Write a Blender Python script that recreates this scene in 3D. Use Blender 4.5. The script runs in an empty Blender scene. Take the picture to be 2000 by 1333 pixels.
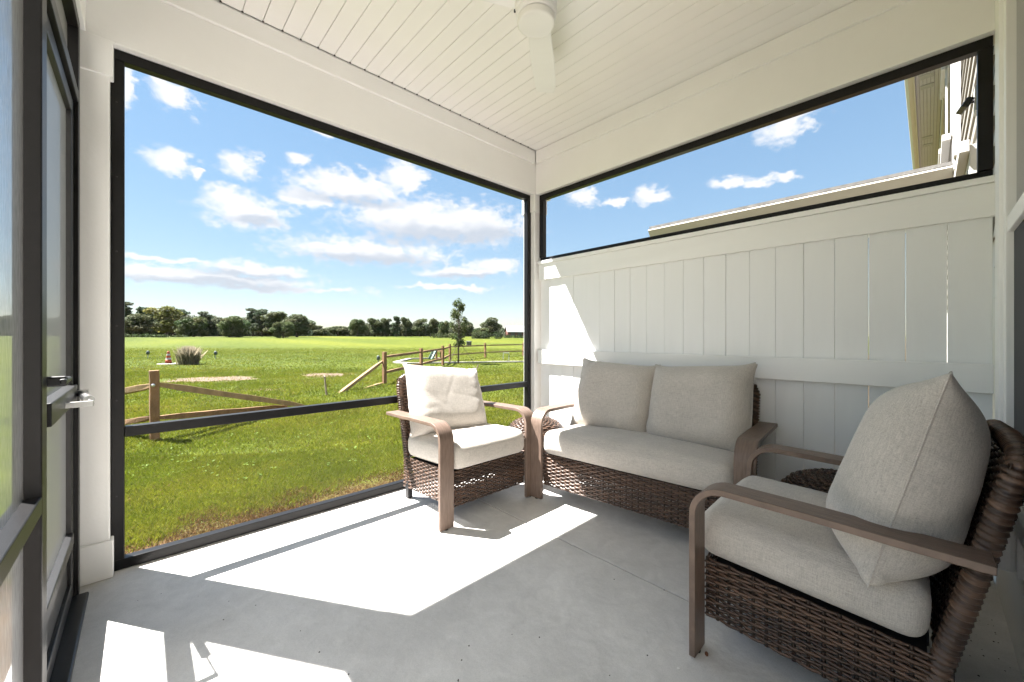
import bpy, math, random
import numpy as np
from mathutils import Vector, Matrix
R = math.radians
random.seed(7); RNG = np.random.default_rng(7)
S = bpy.context.scene
COL = S.collection

# ------------------------------------------------------------------ camera
CAM_H = 1.10
YAW = R(43.3)                       # camera heading, clockwise from +Y
F_PX, CX, CY = 767.0, 1000.0, 658.0 # focal length and principal point in photo pixels
cam_d = bpy.data.cameras.new('camera'); cam = bpy.data.objects.new('camera', cam_d); COL.objects.link(cam)
cam.location = (0, 0, CAM_H); cam.rotation_euler = (R(90), 0, -YAW)
cam_d.sensor_width = 36; cam_d.lens = F_PX/2000*36
cam_d.shift_y = -(666.5-CY)/2000
cam_d.clip_start = 0.02; cam_d.clip_end = 9000
S.camera = cam

def ray(u, v):
    a = (u-CX)/F_PX
    return (math.cos(YAW)*a+math.sin(YAW), -math.sin(YAW)*a+math.cos(YAW), (CY-v)/F_PX)
def at_depth(u, t):
    d = ray(u, CY); return d[0]*t, d[1]*t

# ------------------------------------------------------------------ light
SUN_EL, SUN_AZ = R(57.3), R(-33.6)   # azimuth clockwise from +Y
SKY_STRENGTH = 0.08
SUN_STRENGTH = 4.0
S.view_settings.view_transform = 'Standard'; S.view_settings.look = 'None'
S.view_settings.exposure = 3.05; S.view_settings.gamma = 1.0
sd = bpy.data.lights.new('sun', 'SUN'); sd.energy = SUN_STRENGTH; sd.angle = R(0.53); sd.color = (1, .968, .925)
so = bpy.data.objects.new('sun', sd); COL.objects.link(so)
sv = Vector((math.sin(SUN_AZ)*math.cos(SUN_EL), math.cos(SUN_AZ)*math.cos(SUN_EL), math.sin(SUN_EL)))
so.rotation_euler = sv.to_track_quat('Z', 'Y').to_euler(); so.location = sv*30

W = bpy.data.worlds.new('World'); S.world = W; W.use_nodes = True
def build_world():
    nt = W.node_tree; N = nt.nodes; L = nt.links; N.clear()
    out = N.new('ShaderNodeOutputWorld'); bg = N.new('ShaderNodeBackground'); bg.inputs[1].default_value = SKY_STRENGTH
    L.new(bg.outputs[0], out.inputs[0])
    sky = N.new('ShaderNodeTexSky'); sky.sky_type = 'NISHITA'; sky.sun_disc = False
    sky.sun_elevation = SUN_EL; sky.sun_rotation = SUN_AZ % (2*math.pi); sky.altitude = 0
    sky.air_density = 1.0; sky.dust_density = 0.0; sky.ozone_density = 2.2
    tc = N.new('ShaderNodeTexCoord'); sep = N.new('ShaderNodeSeparateXYZ'); L.new(tc.outputs['Generated'], sep.inputs[0])
    def m(op, a, b=None, c=None, clamp=False):
        n = N.new('ShaderNodeMath'); n.operation = op; n.use_clamp = clamp
        for i, x in enumerate((a, b, c)):
            if x is None: continue
            if isinstance(x, (int, float)): n.inputs[i].default_value = x
            else: L.new(x, n.inputs[i])
        return n.outputs[0]
    az = m('ARCTAN2', sep.outputs[0], sep.outputs[1]); el = m('ARCSINE', sep.outputs[2])
    comb = N.new('ShaderNodeCombineXYZ'); L.new(az, comb.inputs[0]); L.new(el, comb.inputs[1])
    def noise(scale, detail, rough, stretch):
        mp = N.new('ShaderNodeMapping'); mp.inputs['Scale'].default_value = stretch; L.new(tc.outputs['Generated'], mp.inputs[0])
        n = N.new('ShaderNodeTexNoise'); n.inputs['Scale'].default_value = scale; n.inputs['Detail'].default_value = detail
        n.inputs['Roughness'].default_value = rough; L.new(mp.outputs[0], n.inputs['Vector']); return n
    nA = noise(11, 5, .55, (1, 1, 1.8)); nB = noise(36, 6, .62, (1, 1, 1.6))
    def vm(op, a, b, c=None):
        n = N.new('ShaderNodeVectorMath'); n.operation = op
        for i, x in enumerate((a, b, c)):
            if x is None: continue
            if isinstance(x, tuple): n.inputs[i].default_value = x
            else: L.new(x, n.inputs[i])
        return n
    wob = vm('MULTIPLY_ADD', nA.outputs['Color'], (.07, .05, 0), (-.035, -.025, 0))
    wob2 = vm('MULTIPLY_ADD', nB.outputs['Color'], (.03, .024, 0), wob.outputs[0])
    pos = vm('ADD', comb.outputs[0], wob2.outputs[0])
    pos = vm('ADD', pos.outputs[0], (-.015, -.012, 0))
    def px(u, v, w, h):
        d = ray(u, v); d1 = ray(u+w, v); hz = math.hypot(d[0], d[1])
        a0 = math.atan2(d[0], d[1]); e0 = math.atan2(d[2], hz)
        a = abs(math.atan2(d1[0], d1[1])-a0); e = abs(math.atan2(d[2]+h/F_PX, hz)-e0)
        return a0, e0, max(a, .004)*1.15, max(e, .004)*1.15
    white = [px(*q) for q in [(342,188,44,30),(318,158,22,18),(238,165,26,48),(338,312,52,28),(395,344,14,9),(470,322,38,28),(592,314,24,14),
        (628,254,30,9),(485,414,84,32),(440,385,38,18),(600,388,50,20),(690,366,110,32),(790,348,44,28),(850,436,165,44),(760,415,80,28),(940,445,90,36),
        (720,492,150,26),(640,480,60,14),(905,533,80,12),(975,521,60,13),(310,507,110,7),(420,545,200,17),(500,528,100,14),(300,530,70,12),
        (1138,388,34,19),(1200,390,22,9),(1270,382,40,20),(1418,357,32,12),(1474,347,44,13),(1540,342,22,8),(1535,246,56,36),(1560,225,40,22),(560,565,160,6),(880,562,90,5)]]
    rr = random.Random(5)
    for k in range(22):                                  # the same kind of sky all round
        a0 = R(rr.uniform(105, 335)); a0 = a0-2*math.pi if a0 > math.pi else a0
        e0 = R(rr.uniform(3, 42)); w = rr.uniform(.05, .16)
        white.append((a0, e0, w, w*rr.uniform(.25, .55)))
    shade = [px(*q) for q in [(870,462,150,20),(950,458,70,18),(725,508,130,14),(690,392,95,12),(420,556,190,12),(500,540,110,9),(490,430,60,10),(905,541,70,7),(240,545,50,9)]]
    def field(blobs, p):
        acc = None
        for (a0, e0, a, e) in blobs:
            q = vm('MULTIPLY_ADD', p, (1/a, 1/e, 0), (-a0/a, -e0/e, 0))
            ln = N.new('ShaderNodeVectorMath'); ln.operation = 'LENGTH'; L.new(q.outputs[0], ln.inputs[0])
            acc = ln.outputs['Value'] if acc is None else m('SMOOTH_MIN', acc, ln.outputs['Value'], .25)
        return acc
    f = field(white, pos.outputs[0])
    f2 = m('MULTIPLY_ADD', m('SUBTRACT', nB.outputs['Fac'], .5), 1.7, f)
    mr = N.new('ShaderNodeMapRange'); mr.interpolation_type = 'SMOOTHSTEP'; mr.inputs['From Min'].default_value = 1.16; mr.inputs['From Max'].default_value = .42
    L.new(f2, mr.inputs['Value'])
    g = field(shade, pos.outputs[0])
    ms = N.new('ShaderNodeMapRange'); ms.interpolation_type = 'SMOOTHSTEP'; ms.inputs['From Min'].default_value = 1.35; ms.inputs['From Max'].default_value = .35; ms.inputs['To Max'].default_value = .85
    L.new(g, ms.inputs['Value'])
    mixc = N.new('ShaderNodeMix'); mixc.data_type = 'RGBA'; mixc.inputs['A'].default_value = (1.70, 1.70, 1.72, 1); mixc.inputs['B'].default_value = (.98, 1.08, 1.24, 1)
    L.new(ms.outputs[0], mixc.inputs['Factor'])
    gm = N.new('ShaderNodeGamma'); gm.inputs[1].default_value = .37; L.new(sky.outputs[0], gm.inputs[0])
    hs = N.new('ShaderNodeHueSaturation'); hs.inputs['Saturation'].default_value = 1.85; hs.inputs['Value'].default_value = .80; L.new(gm.outputs[0], hs.inputs['Color'])
    mx = N.new('ShaderNodeMix'); mx.data_type = 'RGBA'
    L.new(m('MULTIPLY', mr.outputs[0], .93), mx.inputs['Factor']); L.new(hs.outputs[0], mx.inputs['A']); L.new(mixc.outputs['Result'], mx.inputs['B'])
    L.new(mx.outputs['Result'], bg.inputs[0])
build_world()
W.cycles.sampling_method = 'NONE'

# ------------------------------------------------------------------ materials
MATS = {}
def mat(name, col, rough=.6, var=.12, nscale=6.0, bump=0.0, bscale=60.0, spec=.4, metal=0.0, attr=None, stretch=(1, 1, 1), detail=5, trans=0.0, bdist=.004):
    m = bpy.data.materials.new(name); m.use_nodes = True; nt = m.node_tree; N = nt.nodes; L = nt.links
    b = N['Principled BSDF']; b.inputs['Roughness'].default_value = rough; b.inputs['Specular IOR Level'].default_value = spec; b.inputs['Metallic'].default_value = metal
    tc = N.new('ShaderNodeTexCoord'); mp = N.new('ShaderNodeMapping'); mp.inputs['Scale'].default_value = stretch; L.new(tc.outputs['Object'], mp.inputs[0])
    n = N.new('ShaderNodeTexNoise'); n.inputs['Scale'].default_value = nscale; n.inputs['Detail'].default_value = detail; n.inputs['Roughness'].default_value = .6; L.new(mp.outputs[0], n.inputs['Vector'])
    mr = N.new('ShaderNodeMapRange'); mr.inputs['From Min'].default_value = .25; mr.inputs['From Max'].default_value = .75; mr.inputs['To Min'].default_value = 1-var; mr.inputs['To Max'].default_value = 1+var
    L.new(n.outputs['Fac'], mr.inputs['Value'])
    mul = N.new('ShaderNodeVectorMath'); mul.operation = 'SCALE'; L.new(mr.outputs[0], mul.inputs['Scale'])
    if attr:
        a = N.new('ShaderNodeAttribute'); a.attribute_name = attr; L.new(a.outputs['Color'], mul.inputs[0])
    else: mul.inputs[0].default_value = col
    L.new(mul.outputs[0], b.inputs['Base Color'])
    if bump:
        n2 = N.new('ShaderNodeTexNoise'); n2.inputs['Scale'].default_value = bscale; n2.inputs['Detail'].default_value = 4; L.new(mp.outputs[0], n2.inputs['Vector'])
        bp = N.new('ShaderNodeBump'); bp.inputs['Strength'].default_value = bump; bp.inputs['Distance'].default_value = bdist; L.new(n2.outputs['Fac'], bp.inputs['Height']); L.new(bp.outputs[0], b.inputs['Normal'])
    if trans:
        tr = N.new('ShaderNodeBsdfTranslucent'); L.new(mul.outputs[0], tr.inputs[0]); ms = N.new('ShaderNodeMixShader'); ms.inputs[0].default_value = trans
        L.new(b.outputs[0], ms.inputs[1]); L.new(tr.outputs[0], ms.inputs[2]); L.new(ms.outputs[0], N['Material Output'].inputs[0])
    MATS[name] = m; return m

mat('white_paint', (.85, .845, .83), .42, .025, 3.0, .12, 90)
mat('white_vinyl', (.86, .85, .83), .38, .02, 2.0, .05, 120)
mat('fence_paint', (.84, .845, .845), .5, .04, 5.0, .35, 40, stretch=(1, 1, .12))
mat('rail_paint', (.85, .85, .84), .5, .04, 5.0, .35, 40, stretch=(1, .12, 1))
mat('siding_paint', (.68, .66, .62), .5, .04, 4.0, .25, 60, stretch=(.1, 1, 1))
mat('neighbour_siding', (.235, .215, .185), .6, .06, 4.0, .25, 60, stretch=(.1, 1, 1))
mat('neighbour_trim', (.50, .49, .46), .5, .05, 4)
mat('bronze_aluminium', (.0065, .006, .0065), .36, .25, 30, .08, 300, spec=.26)
mat('door_aluminium', (.012, .012, .013), .38, .25, 30, .08, 300, spec=.4)
mat('steel', (.55, .55, .54), .28, .1, 40, .05, 200, metal=1.0)
mat('black_plastic', (.018, .018, .02), .4, .1, 30)
mat('dark_floodlight', (.03, .031, .036), .45, .1, 30)
mat('gutter_white', (.42, .395, .34), .4, .05, 3)
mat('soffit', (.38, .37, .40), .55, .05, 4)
mat('roof_shingle', (.12, .115, .11), .9, .35, 12, .6, 60)
mat('fan_white', (.80, .80, .79), .35, .02, 3)
mat('fan_lens', (.74, .74, .70), .35, .02, 3)
mat('arm_wood', (.150, .105, .082), .42, .32, 16, .25, 60, stretch=(9, 1, 1), detail=7)
mat('wicker', (.1, .06, .04), .32, .18, 60, .25, 240, spec=.45, attr='col')
mat('wicker_core', (.012, .008, .006), .9, .2, 20)
mat('timber', (.17, .092, .040), .8, .35, 10, .6, 40, stretch=(1, 1, .3), bdist=.01)
mat('timber_pale', (.24, .155, .075), .8, .3, 10, .6, 40, stretch=(1, 1, .3), bdist=.01)
mat('bark', (.10, .075, .055), .9, .35, 8, .7, 20, bdist=.02)
mat('stake_grey', (.21, .17, .13), .9, .3, 12, .5, 40)
mat('leaf', (.06, .09, .02), .75, .2, 3, attr='col', trans=.3, spec=.12)
mat('blade', (.1, .16, .03), .55, .2, .7, attr='col', trans=.38, spec=.25)
mat('cone_orange', (.34, .06, .02), .55, .1, 9)
mat('cone_white', (.42, .42, .41), .5, .05, 9)
mat('rubber', (.03, .03, .03), .8, .2, 20)
mat('slide_green', (.012, .07, .045), .45, .1, 6)
mat('play_wood', (.22, .12, .06), .8, .3, 8)
mat('barn_roof', (.45, .46, .47), .45, .05, 1, metal=.0)
mat('barn_wall', (.14, .06, .042), .8, .3, 2)
mat('dark_bin', (.10, .09, .085), .7, .2, 6)
mat('pale_kerb', (.24, .225, .20), .85, .15, 3, .3, 30)
mat('sand', (.22, .17, .13), .95, .25, 4, .5, 20)
mat('grey_metal', (.28, .29, .29), .45, .1, 10)
mat('ball_dark', (.06, .075, .07), .6, .2, 10)
mat('seed', (.13, .05, .025), .7, .3, 200)
mat('speck', (.05, .045, .04), .9, .3, 200)
mat('joint_grey', (.13, .11, .09), .9, .2, 30)
mat('paper', (.8, .8, .78), .8, .05, 50)

def concrete():
    m = mat('concrete', (.59, .572, .55), .72, .15, 2.2, .35, 55, spec=.3, detail=8)
    nt = m.node_tree; N = nt.nodes; L = nt.links
    # fine grain and trowel mottling over the broad tone
    b = N['Principled BSDF']; src = b.inputs['Base Color'].links[0].from_socket
    tc = N.new('ShaderNodeTexCoord')
    n = N.new('ShaderNodeTexNoise'); n.inputs['Scale'].default_value = 260; n.inputs['Detail'].default_value = 3; L.new(tc.outputs['Object'], n.inputs['Vector'])
    n3 = N.new('ShaderNodeTexNoise'); n3.inputs['Scale'].default_value = 9; n3.inputs['Detail'].default_value = 6; n3.inputs['Distortion'].default_value = 1.6; L.new(tc.outputs['Object'], n3.inputs['Vector'])
    ad = N.new('ShaderNodeMath'); ad.operation = 'ADD'; L.new(n.outputs['Fac'], ad.inputs[0]); L.new(n3.outputs['Fac'], ad.inputs[1])
    mr = N.new('ShaderNodeMapRange'); mr.inputs['From Min'].default_value = .6; mr.inputs['From Max'].default_value = 1.4; mr.inputs['To Min'].default_value = .84; mr.inputs['To Max'].default_value = 1.10; L.new(ad.outputs[0], mr.inputs['Value'])
    sc = N.new('ShaderNodeVectorMath'); sc.operation = 'SCALE'; L.new(src, sc.inputs[0]); L.new(mr.outputs[0], sc.inputs['Scale']); L.new(sc.outputs[0], b.inputs['Base Color'])
concrete()

def fabric():
    m = bpy.data.materials.new('linen'); m.use_nodes = True; nt = m.node_tree; N = nt.nodes; L = nt.links; b = N['Principled BSDF']
    b.inputs['Roughness'].default_value = .9; b.inputs['Specular IOR Level'].default_value = .15
    b.inputs['Sheen Weight'].default_value = .25; b.inputs['Sheen Roughness'].default_value = .5
    tc = N.new('ShaderNodeTexCoord')
    def thread(stretch, scale):
        mp = N.new('ShaderNodeMapping'); mp.inputs['Scale'].default_value = stretch; L.new(tc.outputs['Object'], mp.inputs[0])
        n = N.new('ShaderNodeTexNoise'); n.inputs['Scale'].default_value = scale; n.inputs['Detail'].default_value = 3; L.new(mp.outputs[0], n.inputs['Vector']); return n
    a = thread((1, 12, 12), 34); c = thread((12, 1, 12), 34); d = thread((12, 12, 1), 34); big = thread((1, 1, 1), 5)
    ad = N.new('ShaderNodeMath'); ad.operation = 'ADD'; L.new(a.outputs['Fac'], ad.inputs[0]); L.new(c.outputs['Fac'], ad.inputs[1])
    ad1 = N.new('ShaderNodeMath'); ad1.operation = 'ADD'; L.new(ad.outputs[0], ad1.inputs[0]); L.new(d.outputs['Fac'], ad1.inputs[1])
    ad2 = N.new('ShaderNodeMath'); ad2.operation = 'MULTIPLY_ADD'; L.new(big.outputs['Fac'], ad2.inputs[0]); ad2.inputs[1].default_value = .5; L.new(ad1.outputs[0], ad2.inputs[2])
    mr = N.new('ShaderNodeMapRange'); mr.inputs['From Min'].default_value = 1.2; mr.inputs['From Max'].default_value = 2.3; mr.inputs['To Min'].default_value = .66; mr.inputs['To Max'].default_value = 1.30; L.new(ad2.outputs[0], mr.inputs['Value'])
    sc = N.new('ShaderNodeVectorMath'); sc.operation = 'SCALE'; sc.inputs[0].default_value = (.465, .430, .390); L.new(mr.outputs[0], sc.inputs['Scale']); L.new(sc.outputs[0], b.inputs['Base Color'])
    bp = N.new('ShaderNodeBump'); bp.inputs['Strength'].default_value = .3; bp.inputs['Distance'].default_value = .0015; L.new(ad1.outputs[0], bp.inputs['Height']); L.new(bp.outputs[0], b.inputs['Normal'])
    MATS['linen'] = m
fabric()

def screen_mesh():
    # woven insect mesh: the share of wire one looks at grows as the view gets more oblique
    m = bpy.data.materials.new('insect_screen'); m.use_nodes = True; nt = m.node_tree; N = nt.nodes; L = nt.links; b = N['Principled BSDF']
    b.inputs['Base Color'].default_value = (.26, .26, .265, 1); b.inputs['Roughness'].default_value = .45
    tc = N.new('ShaderNodeTexCoord')
    lw = N.new('ShaderNodeLayerWeight'); lw.inputs['Blend'].default_value = .5
    inv = N.new('ShaderNodeMath'); inv.operation = 'SUBTRACT'; inv.inputs[0].default_value = .965; L.new(lw.outputs['Facing'], inv.inputs[1])
    mxx = N.new('ShaderNodeMath'); mxx.operation = 'MAXIMUM'; mxx.inputs[1].default_value = .05; L.new(inv.outputs[0], mxx.inputs[0]); inv = mxx
    dv = N.new('ShaderNodeMath'); dv.operation = 'DIVIDE'; dv.inputs[0].default_value = .085; L.new(inv.outputs[0], dv.inputs[1])
    n = N.new('ShaderNodeTexNoise'); n.inputs['Scale'].default_value = 90; n.inputs['Detail'].default_value = 2; mp = N.new('ShaderNodeMapping'); mp.inputs['Scale'].default_value = (1, 1, .25); L.new(tc.outputs['Object'], mp.inputs[0]); L.new(mp.outputs[0], n.inputs['Vector'])
    mr = N.new('ShaderNodeMapRange'); mr.inputs['To Min'].default_value = .7; mr.inputs['To Max'].default_value = 1.3; L.new(n.outputs['Fac'], mr.inputs['Value'])
    mu = N.new('ShaderNodeMath'); mu.operation = 'MULTIPLY'; mu.use_clamp = True; L.new(dv.outputs[0], mu.inputs[0]); L.new(mr.outputs[0], mu.inputs[1])
    pw_ = N.new('ShaderNodeMath'); pw_.operation = 'POWER'; pw_.inputs[1].default_value = 1.4; L.new(mu.outputs[0], pw_.inputs[0])
    cl = N.new('ShaderNodeMath'); cl.operation = 'MINIMUM'; cl.inputs[1].default_value = .88; L.new(pw_.outputs[0], cl.inputs[0])
    tr = N.new('ShaderNodeBsdfTransparent'); ms = N.new('ShaderNodeMixShader')
    L.new(cl.outputs[0], ms.inputs[0]); L.new(tr.outputs[0], ms.inputs[1]); L.new(b.outputs[0], ms.inputs[2]); L.new(ms.outputs[0], N['Material Output'].inputs[0])
    MATS['insect_screen'] = m
    g = bpy.data.materials.new('window_glass'); g.use_nodes = True; b = g.node_tree.nodes['Principled BSDF']
    b.inputs['Base Color'].default_value = (.03, .035, .04, 1); b.inputs['Roughness'].default_value = .02; b.inputs['IOR'].default_value = 1.6; b.inputs['Specular IOR Level'].default_value = .9
    MATS['window_glass'] = g
    d = bpy.data.materials.new('window_screen'); d.use_nodes = True; b = d.node_tree.nodes['Principled BSDF']
    b.inputs['Base Color'].default_value = (.05, .05, .055, 1); b.inputs['Roughness'].default_value = .8
    MATS['window_screen'] = d
screen_mesh()

# ------------------------------------------------------------------ mesh helpers
class MB:
    def __init__(s): s.v = []; s.f = []
    def box(s, x0, x1, y0, y1, z0, z1):
        n = len(s.v); s.v += [(x, y, z) for z in (z0, z1) for y in (y0, y1) for x in (x0, x1)]
        s.f += [tuple(n+i for i in q) for q in ((0,2,3,1),(4,5,7,6),(0,1,5,4),(2,6,7,3),(0,4,6,2),(1,3,7,5))]; return s
    def prism(s, prof, a, b, axis):
        # prof: list of 2D points, extruded along axis from a to b
        n = len(s.v); k = len(prof)
        for t in (a, b):
            for (p, q) in prof: s.v.append({'x': (t, p, q), 'y': (p, t, q), 'z': (p, q, t)}[axis])
        for i in range(k): j = (i+1) % k; s.f.append((n+i, n+j, n+k+j, n+k+i))
        s.f.append(tuple(n+i for i in range(k))[::-1]); s.f.append(tuple(n+k+i for i in range(k))); return s
    def tube(s, pts, rad, seg=8, cap=True):
        n0 = len(s.v); pts = [Vector(p) for p in pts]; k = len(pts)
        if not hasattr(rad, '__len__'): rad = [rad]*k
        ref = None
        for i, p in enumerate(pts):
            d = (pts[min(i+1, k-1)]-pts[max(i-1, 0)]).normalized()
            if ref is None: ref = Vector((0, 0, 1)) if abs(d.z) < .9 else Vector((1, 0, 0))
            a = d.cross(ref).normalized(); b = a.cross(d).normalized(); ref = b
            for j in range(seg):
                th = 2*math.pi*j/seg; s.v.append(tuple(p+(a*math.cos(th)+b*math.sin(th))*rad[i]))
        for i in range(k-1):
            for j in range(seg):
                j2 = (j+1) % seg; s.f.append((n0+i*seg+j, n0+i*seg+j2, n0+(i+1)*seg+j2, n0+(i+1)*seg+j))
        if cap: s.f.append(tuple(n0+j for j in range(seg))[::-1]); s.f.append(tuple(n0+(k-1)*seg+j for j in range(seg)))
        return s
    def lathe(s, prof, seg=24, c=(0, 0, 0)):
        n0 = len(s.v); k = len(prof)
        for (r, z) in prof:
            for j in range(seg):
                th = 2*math.pi*j/seg; s.v.append((c[0]+r*math.cos(th), c[1]+r*math.sin(th), c[2]+z))
        for i in range(k-1):
            for j in range(seg):
                j2 = (j+1) % seg; s.f.append((n0+i*seg+j, n0+i*seg+j2, n0+(i+1)*seg+j2, n0+(i+1)*seg+j))
        s.f.append(tuple(n0+j for j in range(seg))[::-1]); s.f.append(tuple(n0+(k-1)*seg+j for j in range(seg))); return s
    def mesh(s, name):
        me = bpy.data.meshes.new(name); me.from_pydata(s.v, [], s.f); me.update(); return me
    def build(s, name, m, parent=None, bevel=0, smooth=False):
        return link(name, s.mesh(name), m, parent, bevel, smooth)
def link(name, me, m, parent=None, bevel=0, smooth=False):
    o = bpy.data.objects.new(name, me); COL.objects.link(o)
    if m and not me.materials: me.materials.append(MATS[m])
    if parent is not None: o.parent = parent
    if smooth: me.polygons.foreach_set('use_smooth', [True]*len(me.polygons))
    if bevel:
        b = o.modifiers.new('bevel', 'BEVEL'); b.width = bevel; b.segments = 2; b.limit_method = 'ANGLE'; b.angle_limit = R(40); b.harden_normals = False
    return o
def box(name, m, x0, x1, y0, y1, z0, z1, parent=None, bevel=.003):
    cx, cy, cz = (x0+x1)/2, (y0+y1)/2, (z0+z1)/2
    o = MB().box(x0-cx, x1-cx, y0-cy, y1-cy, z0-cz, z1-cz).build(name, m, parent, bevel); o.location = (cx, cy, cz)
    return o
def empty(name, loc=(0, 0, 0), rz=0):
    o = bpy.data.objects.new(name, None); COL.objects.link(o); o.location = loc; o.rotation_euler = (0, 0, rz); o.empty_display_size = .1; return o
def tag(o, label, cat, group=None):
    o['label'] = label; o['category'] = cat
    if group: o['group'] = group
    return o
def struct(o): o['kind'] = 'structure'; return o
def np_mesh(name, V, Fq, col=None):
    """V (n,3), Fq (m,k) constant face size; col (n,3) point colours"""
    me = bpy.data.meshes.new(name); n, m_, k = len(V), len(Fq), Fq.shape[1]
    me.vertices.add(n); me.vertices.foreach_set('co', np.ascontiguousarray(V, np.float32).ravel())
    me.loops.add(m_*k); me.loops.foreach_set('vertex_index', np.ascontiguousarray(Fq, np.int32).ravel())
    me.polygons.add(m_); me.polygons.foreach_set('loop_start', np.arange(0, m_*k, k, dtype=np.int32))
    me.update(calc_edges=True)
    if col is not None:
        a = me.attributes.new('col', 'FLOAT_COLOR', 'POINT'); c4 = np.ones((n, 4), np.float32); c4[:, :3] = col; a.data.foreach_set('color', c4.ravel())
    return me

# ------------------------------------------------------------------ porch dimensions
XL, XR = -0.20, 2.75       # inner planes of the left screen wall and of the board wall
YB, YH = 2.57, -0.21       # inner face of the rear posts/beam, house wall
ZB, ZC = 2.45, 2.85        # beam underside, ceiling
FY0, FY1 = 2.61, 2.66      # rear screen frame depth

# ------------------------------------------------------------------ ground
def gz(x, y):
    x = np.asarray(x, float); y = np.asarray(y, float); d = np.hypot(x, y)
    def ss(a, b, q): t = np.clip((q-a)/(b-a), 0, 1); return t*t*(3-2*t)
    ex = np.maximum(np.maximum(y-2.75, -.35-x), np.maximum(x-3.2, 0))    # distance out from the slab
    z = -.09-.21*ss(0, 3.2, ex)
    z = z+1.5*ss(28, 175, d)+.10*np.sin(x*.071+1)*np.sin(y*.063)*ss(12, 40, d)
    return z
def ground():
    rad = np.concatenate([[0.0], np.geomspace(.6, 4500, 150)]); ang = np.linspace(0, 2*np.pi, 181)[:-1]
    na = len(ang)
    X = (rad[1:, None]*np.cos(ang)).ravel(); Y = (rad[1:, None]*np.sin(ang)).ravel()
    V = np.stack([X, Y, gz(X, Y)], 1)
    i, j = np.meshgrid(np.arange(len(rad)-2), np.arange(na), indexing='ij'); j2 = (j+1) % na
    F = np.stack([i*na+j, (i+1)*na+j, (i+1)*na+j2, i*na+j2], -1).reshape(-1, 4)
    cap = len(V); V = np.vstack([V, [[0, 0, -.15]]])
    me = bpy.data.meshes.new('lawn_ground'); fl = [tuple(q) for q in F.tolist()]+[(cap, q, (q+1) % na) for q in range(na)]
    me.from_pydata(V.tolist(), [], fl); me.update()
    m = bpy.data.materials.new('lawn'); m.use_nodes = True; nt = m.node_tree; N = nt.nodes; L = nt.links; b = N['Principled BSDF']
    b.inputs['Roughness'].default_value = .9; b.inputs['Specular IOR Level'].default_value = .1
    tc = N.new('ShaderNodeTexCoord')
    def noi(scale, detail=5, st=(1, 1, 1), dist=0, rot=0):
        mp = N.new('ShaderNodeMapping'); mp.inputs['Scale'].default_value = st; mp.inputs['Rotation'].default_value = (0, 0, rot); L.new(tc.outputs['Object'], mp.inputs[0])
        n = N.new('ShaderNodeTexNoise'); n.inputs['Scale'].default_value = scale; n.inputs['Detail'].default_value = detail; n.inputs['Distortion'].default_value = dist; L.new(mp.outputs[0], n.inputs['Vector']); return n.outputs['Fac']
    def ramp(src, stops):
        r = N.new('ShaderNodeValToRGB'); L.new(src, r.inputs[0]); e = r.color_ramp.elements
        while len(e) < len(stops): e.new(.5)
        for q, (p, c) in zip(e, stops): q.position = p; q.color = (*c, 1)
        return r.outputs[0]
    def mix(f, a, c, mode='MIX'):
        x = N.new('ShaderNodeMix'); x.data_type = 'RGBA'; x.blend_type = mode
        for s_, v_ in ((x.inputs['Factor'], f), (x.inputs['A'], a), (x.inputs['B'], c)):
            if isinstance(v_, (int, float)): s_.default_value = v_
            elif isinstance(v_, tuple): s_.default_value = (*v_, 1)
            else: L.new(v_, s_)
        return x.outputs['Result']
    broad = ramp(noi(.05, 4, (1, .28, 1), .4, R(-47)), [(.34, (.046, .066, .007)), (.5, (.068, .086, .009)), (.66, (.094, .106, .011))])
    mid = ramp(noi(1.3, 7), [(.3, (.62, .66, .6)), (.7, (1.28, 1.24, 1.2))])
    fine = ramp(noi(28, 5), [(.3, (.55, .6, .5)), (.7, (1.35, 1.3, 1.3))])
    c = mix(1.0, mix(1.0, broad, mid, 'MULTIPLY'), fine, 'MULTIPLY')
    # bare sandy ground: patches with their own places
    sep = N.new('ShaderNodeSeparateXYZ'); L.new(tc.outputs['Object'], sep.inputs[0])
    wob = noi(1.1, 6); edge = None
    for (px, py, t, rx, ry) in ((415, 741, 12.9, 1.3, .95), (640, 732, 14.4, .9, .8), (250, 800, 7.6, .7, .3), (500, 760, 10.4, .8, .22)):
        gx, gy = at_depth(px, t)
        mp = N.new('ShaderNodeMapping'); mp.vector_type = 'TEXTURE'; mp.inputs['Location'].default_value = (gx, gy, 0); mp.inputs['Rotation'].default_value = (0, 0, R(-43)); mp.inputs['Scale'].default_value = (rx, ry, 100); L.new(tc.outputs['Object'], mp.inputs[0])
        ln = N.new('ShaderNodeVectorMath'); ln.operation = 'LENGTH'; L.new(mp.outputs[0], ln.inputs[0])
        if edge is None: edge = ln.outputs['Value']
        else:
            q = N.new('ShaderNodeMath'); q.operation = 'MINIMUM'; L.new(edge, q.inputs[0]); L.new(ln.outputs['Value'], q.inputs[1]); edge = q.outputs[0]
    ad = N.new('ShaderNodeMath'); ad.operation = 'MULTIPLY_ADD'; L.new(wob, ad.inputs[0]); ad.inputs[1].default_value = 1.6; L.new(edge, ad.inputs[2])
    mr = N.new('ShaderNodeMapRange'); mr.inputs['From Min'].default_value = 1.95; mr.inputs['From Max'].default_value = 1.55; L.new(ad.outputs[0], mr.inputs['Value'])
    c = mix(mr.outputs[0], c, (.135, .098, .070))
    # strip of thatch beside the slab
    dy = N.new('ShaderNodeMath'); dy.operation = 'MULTIPLY_ADD'; L.new(noi(5, 5), dy.inputs[0]); dy.inputs[1].default_value = -.5; L.new(sep.outputs[1], dy.inputs[2])
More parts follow.
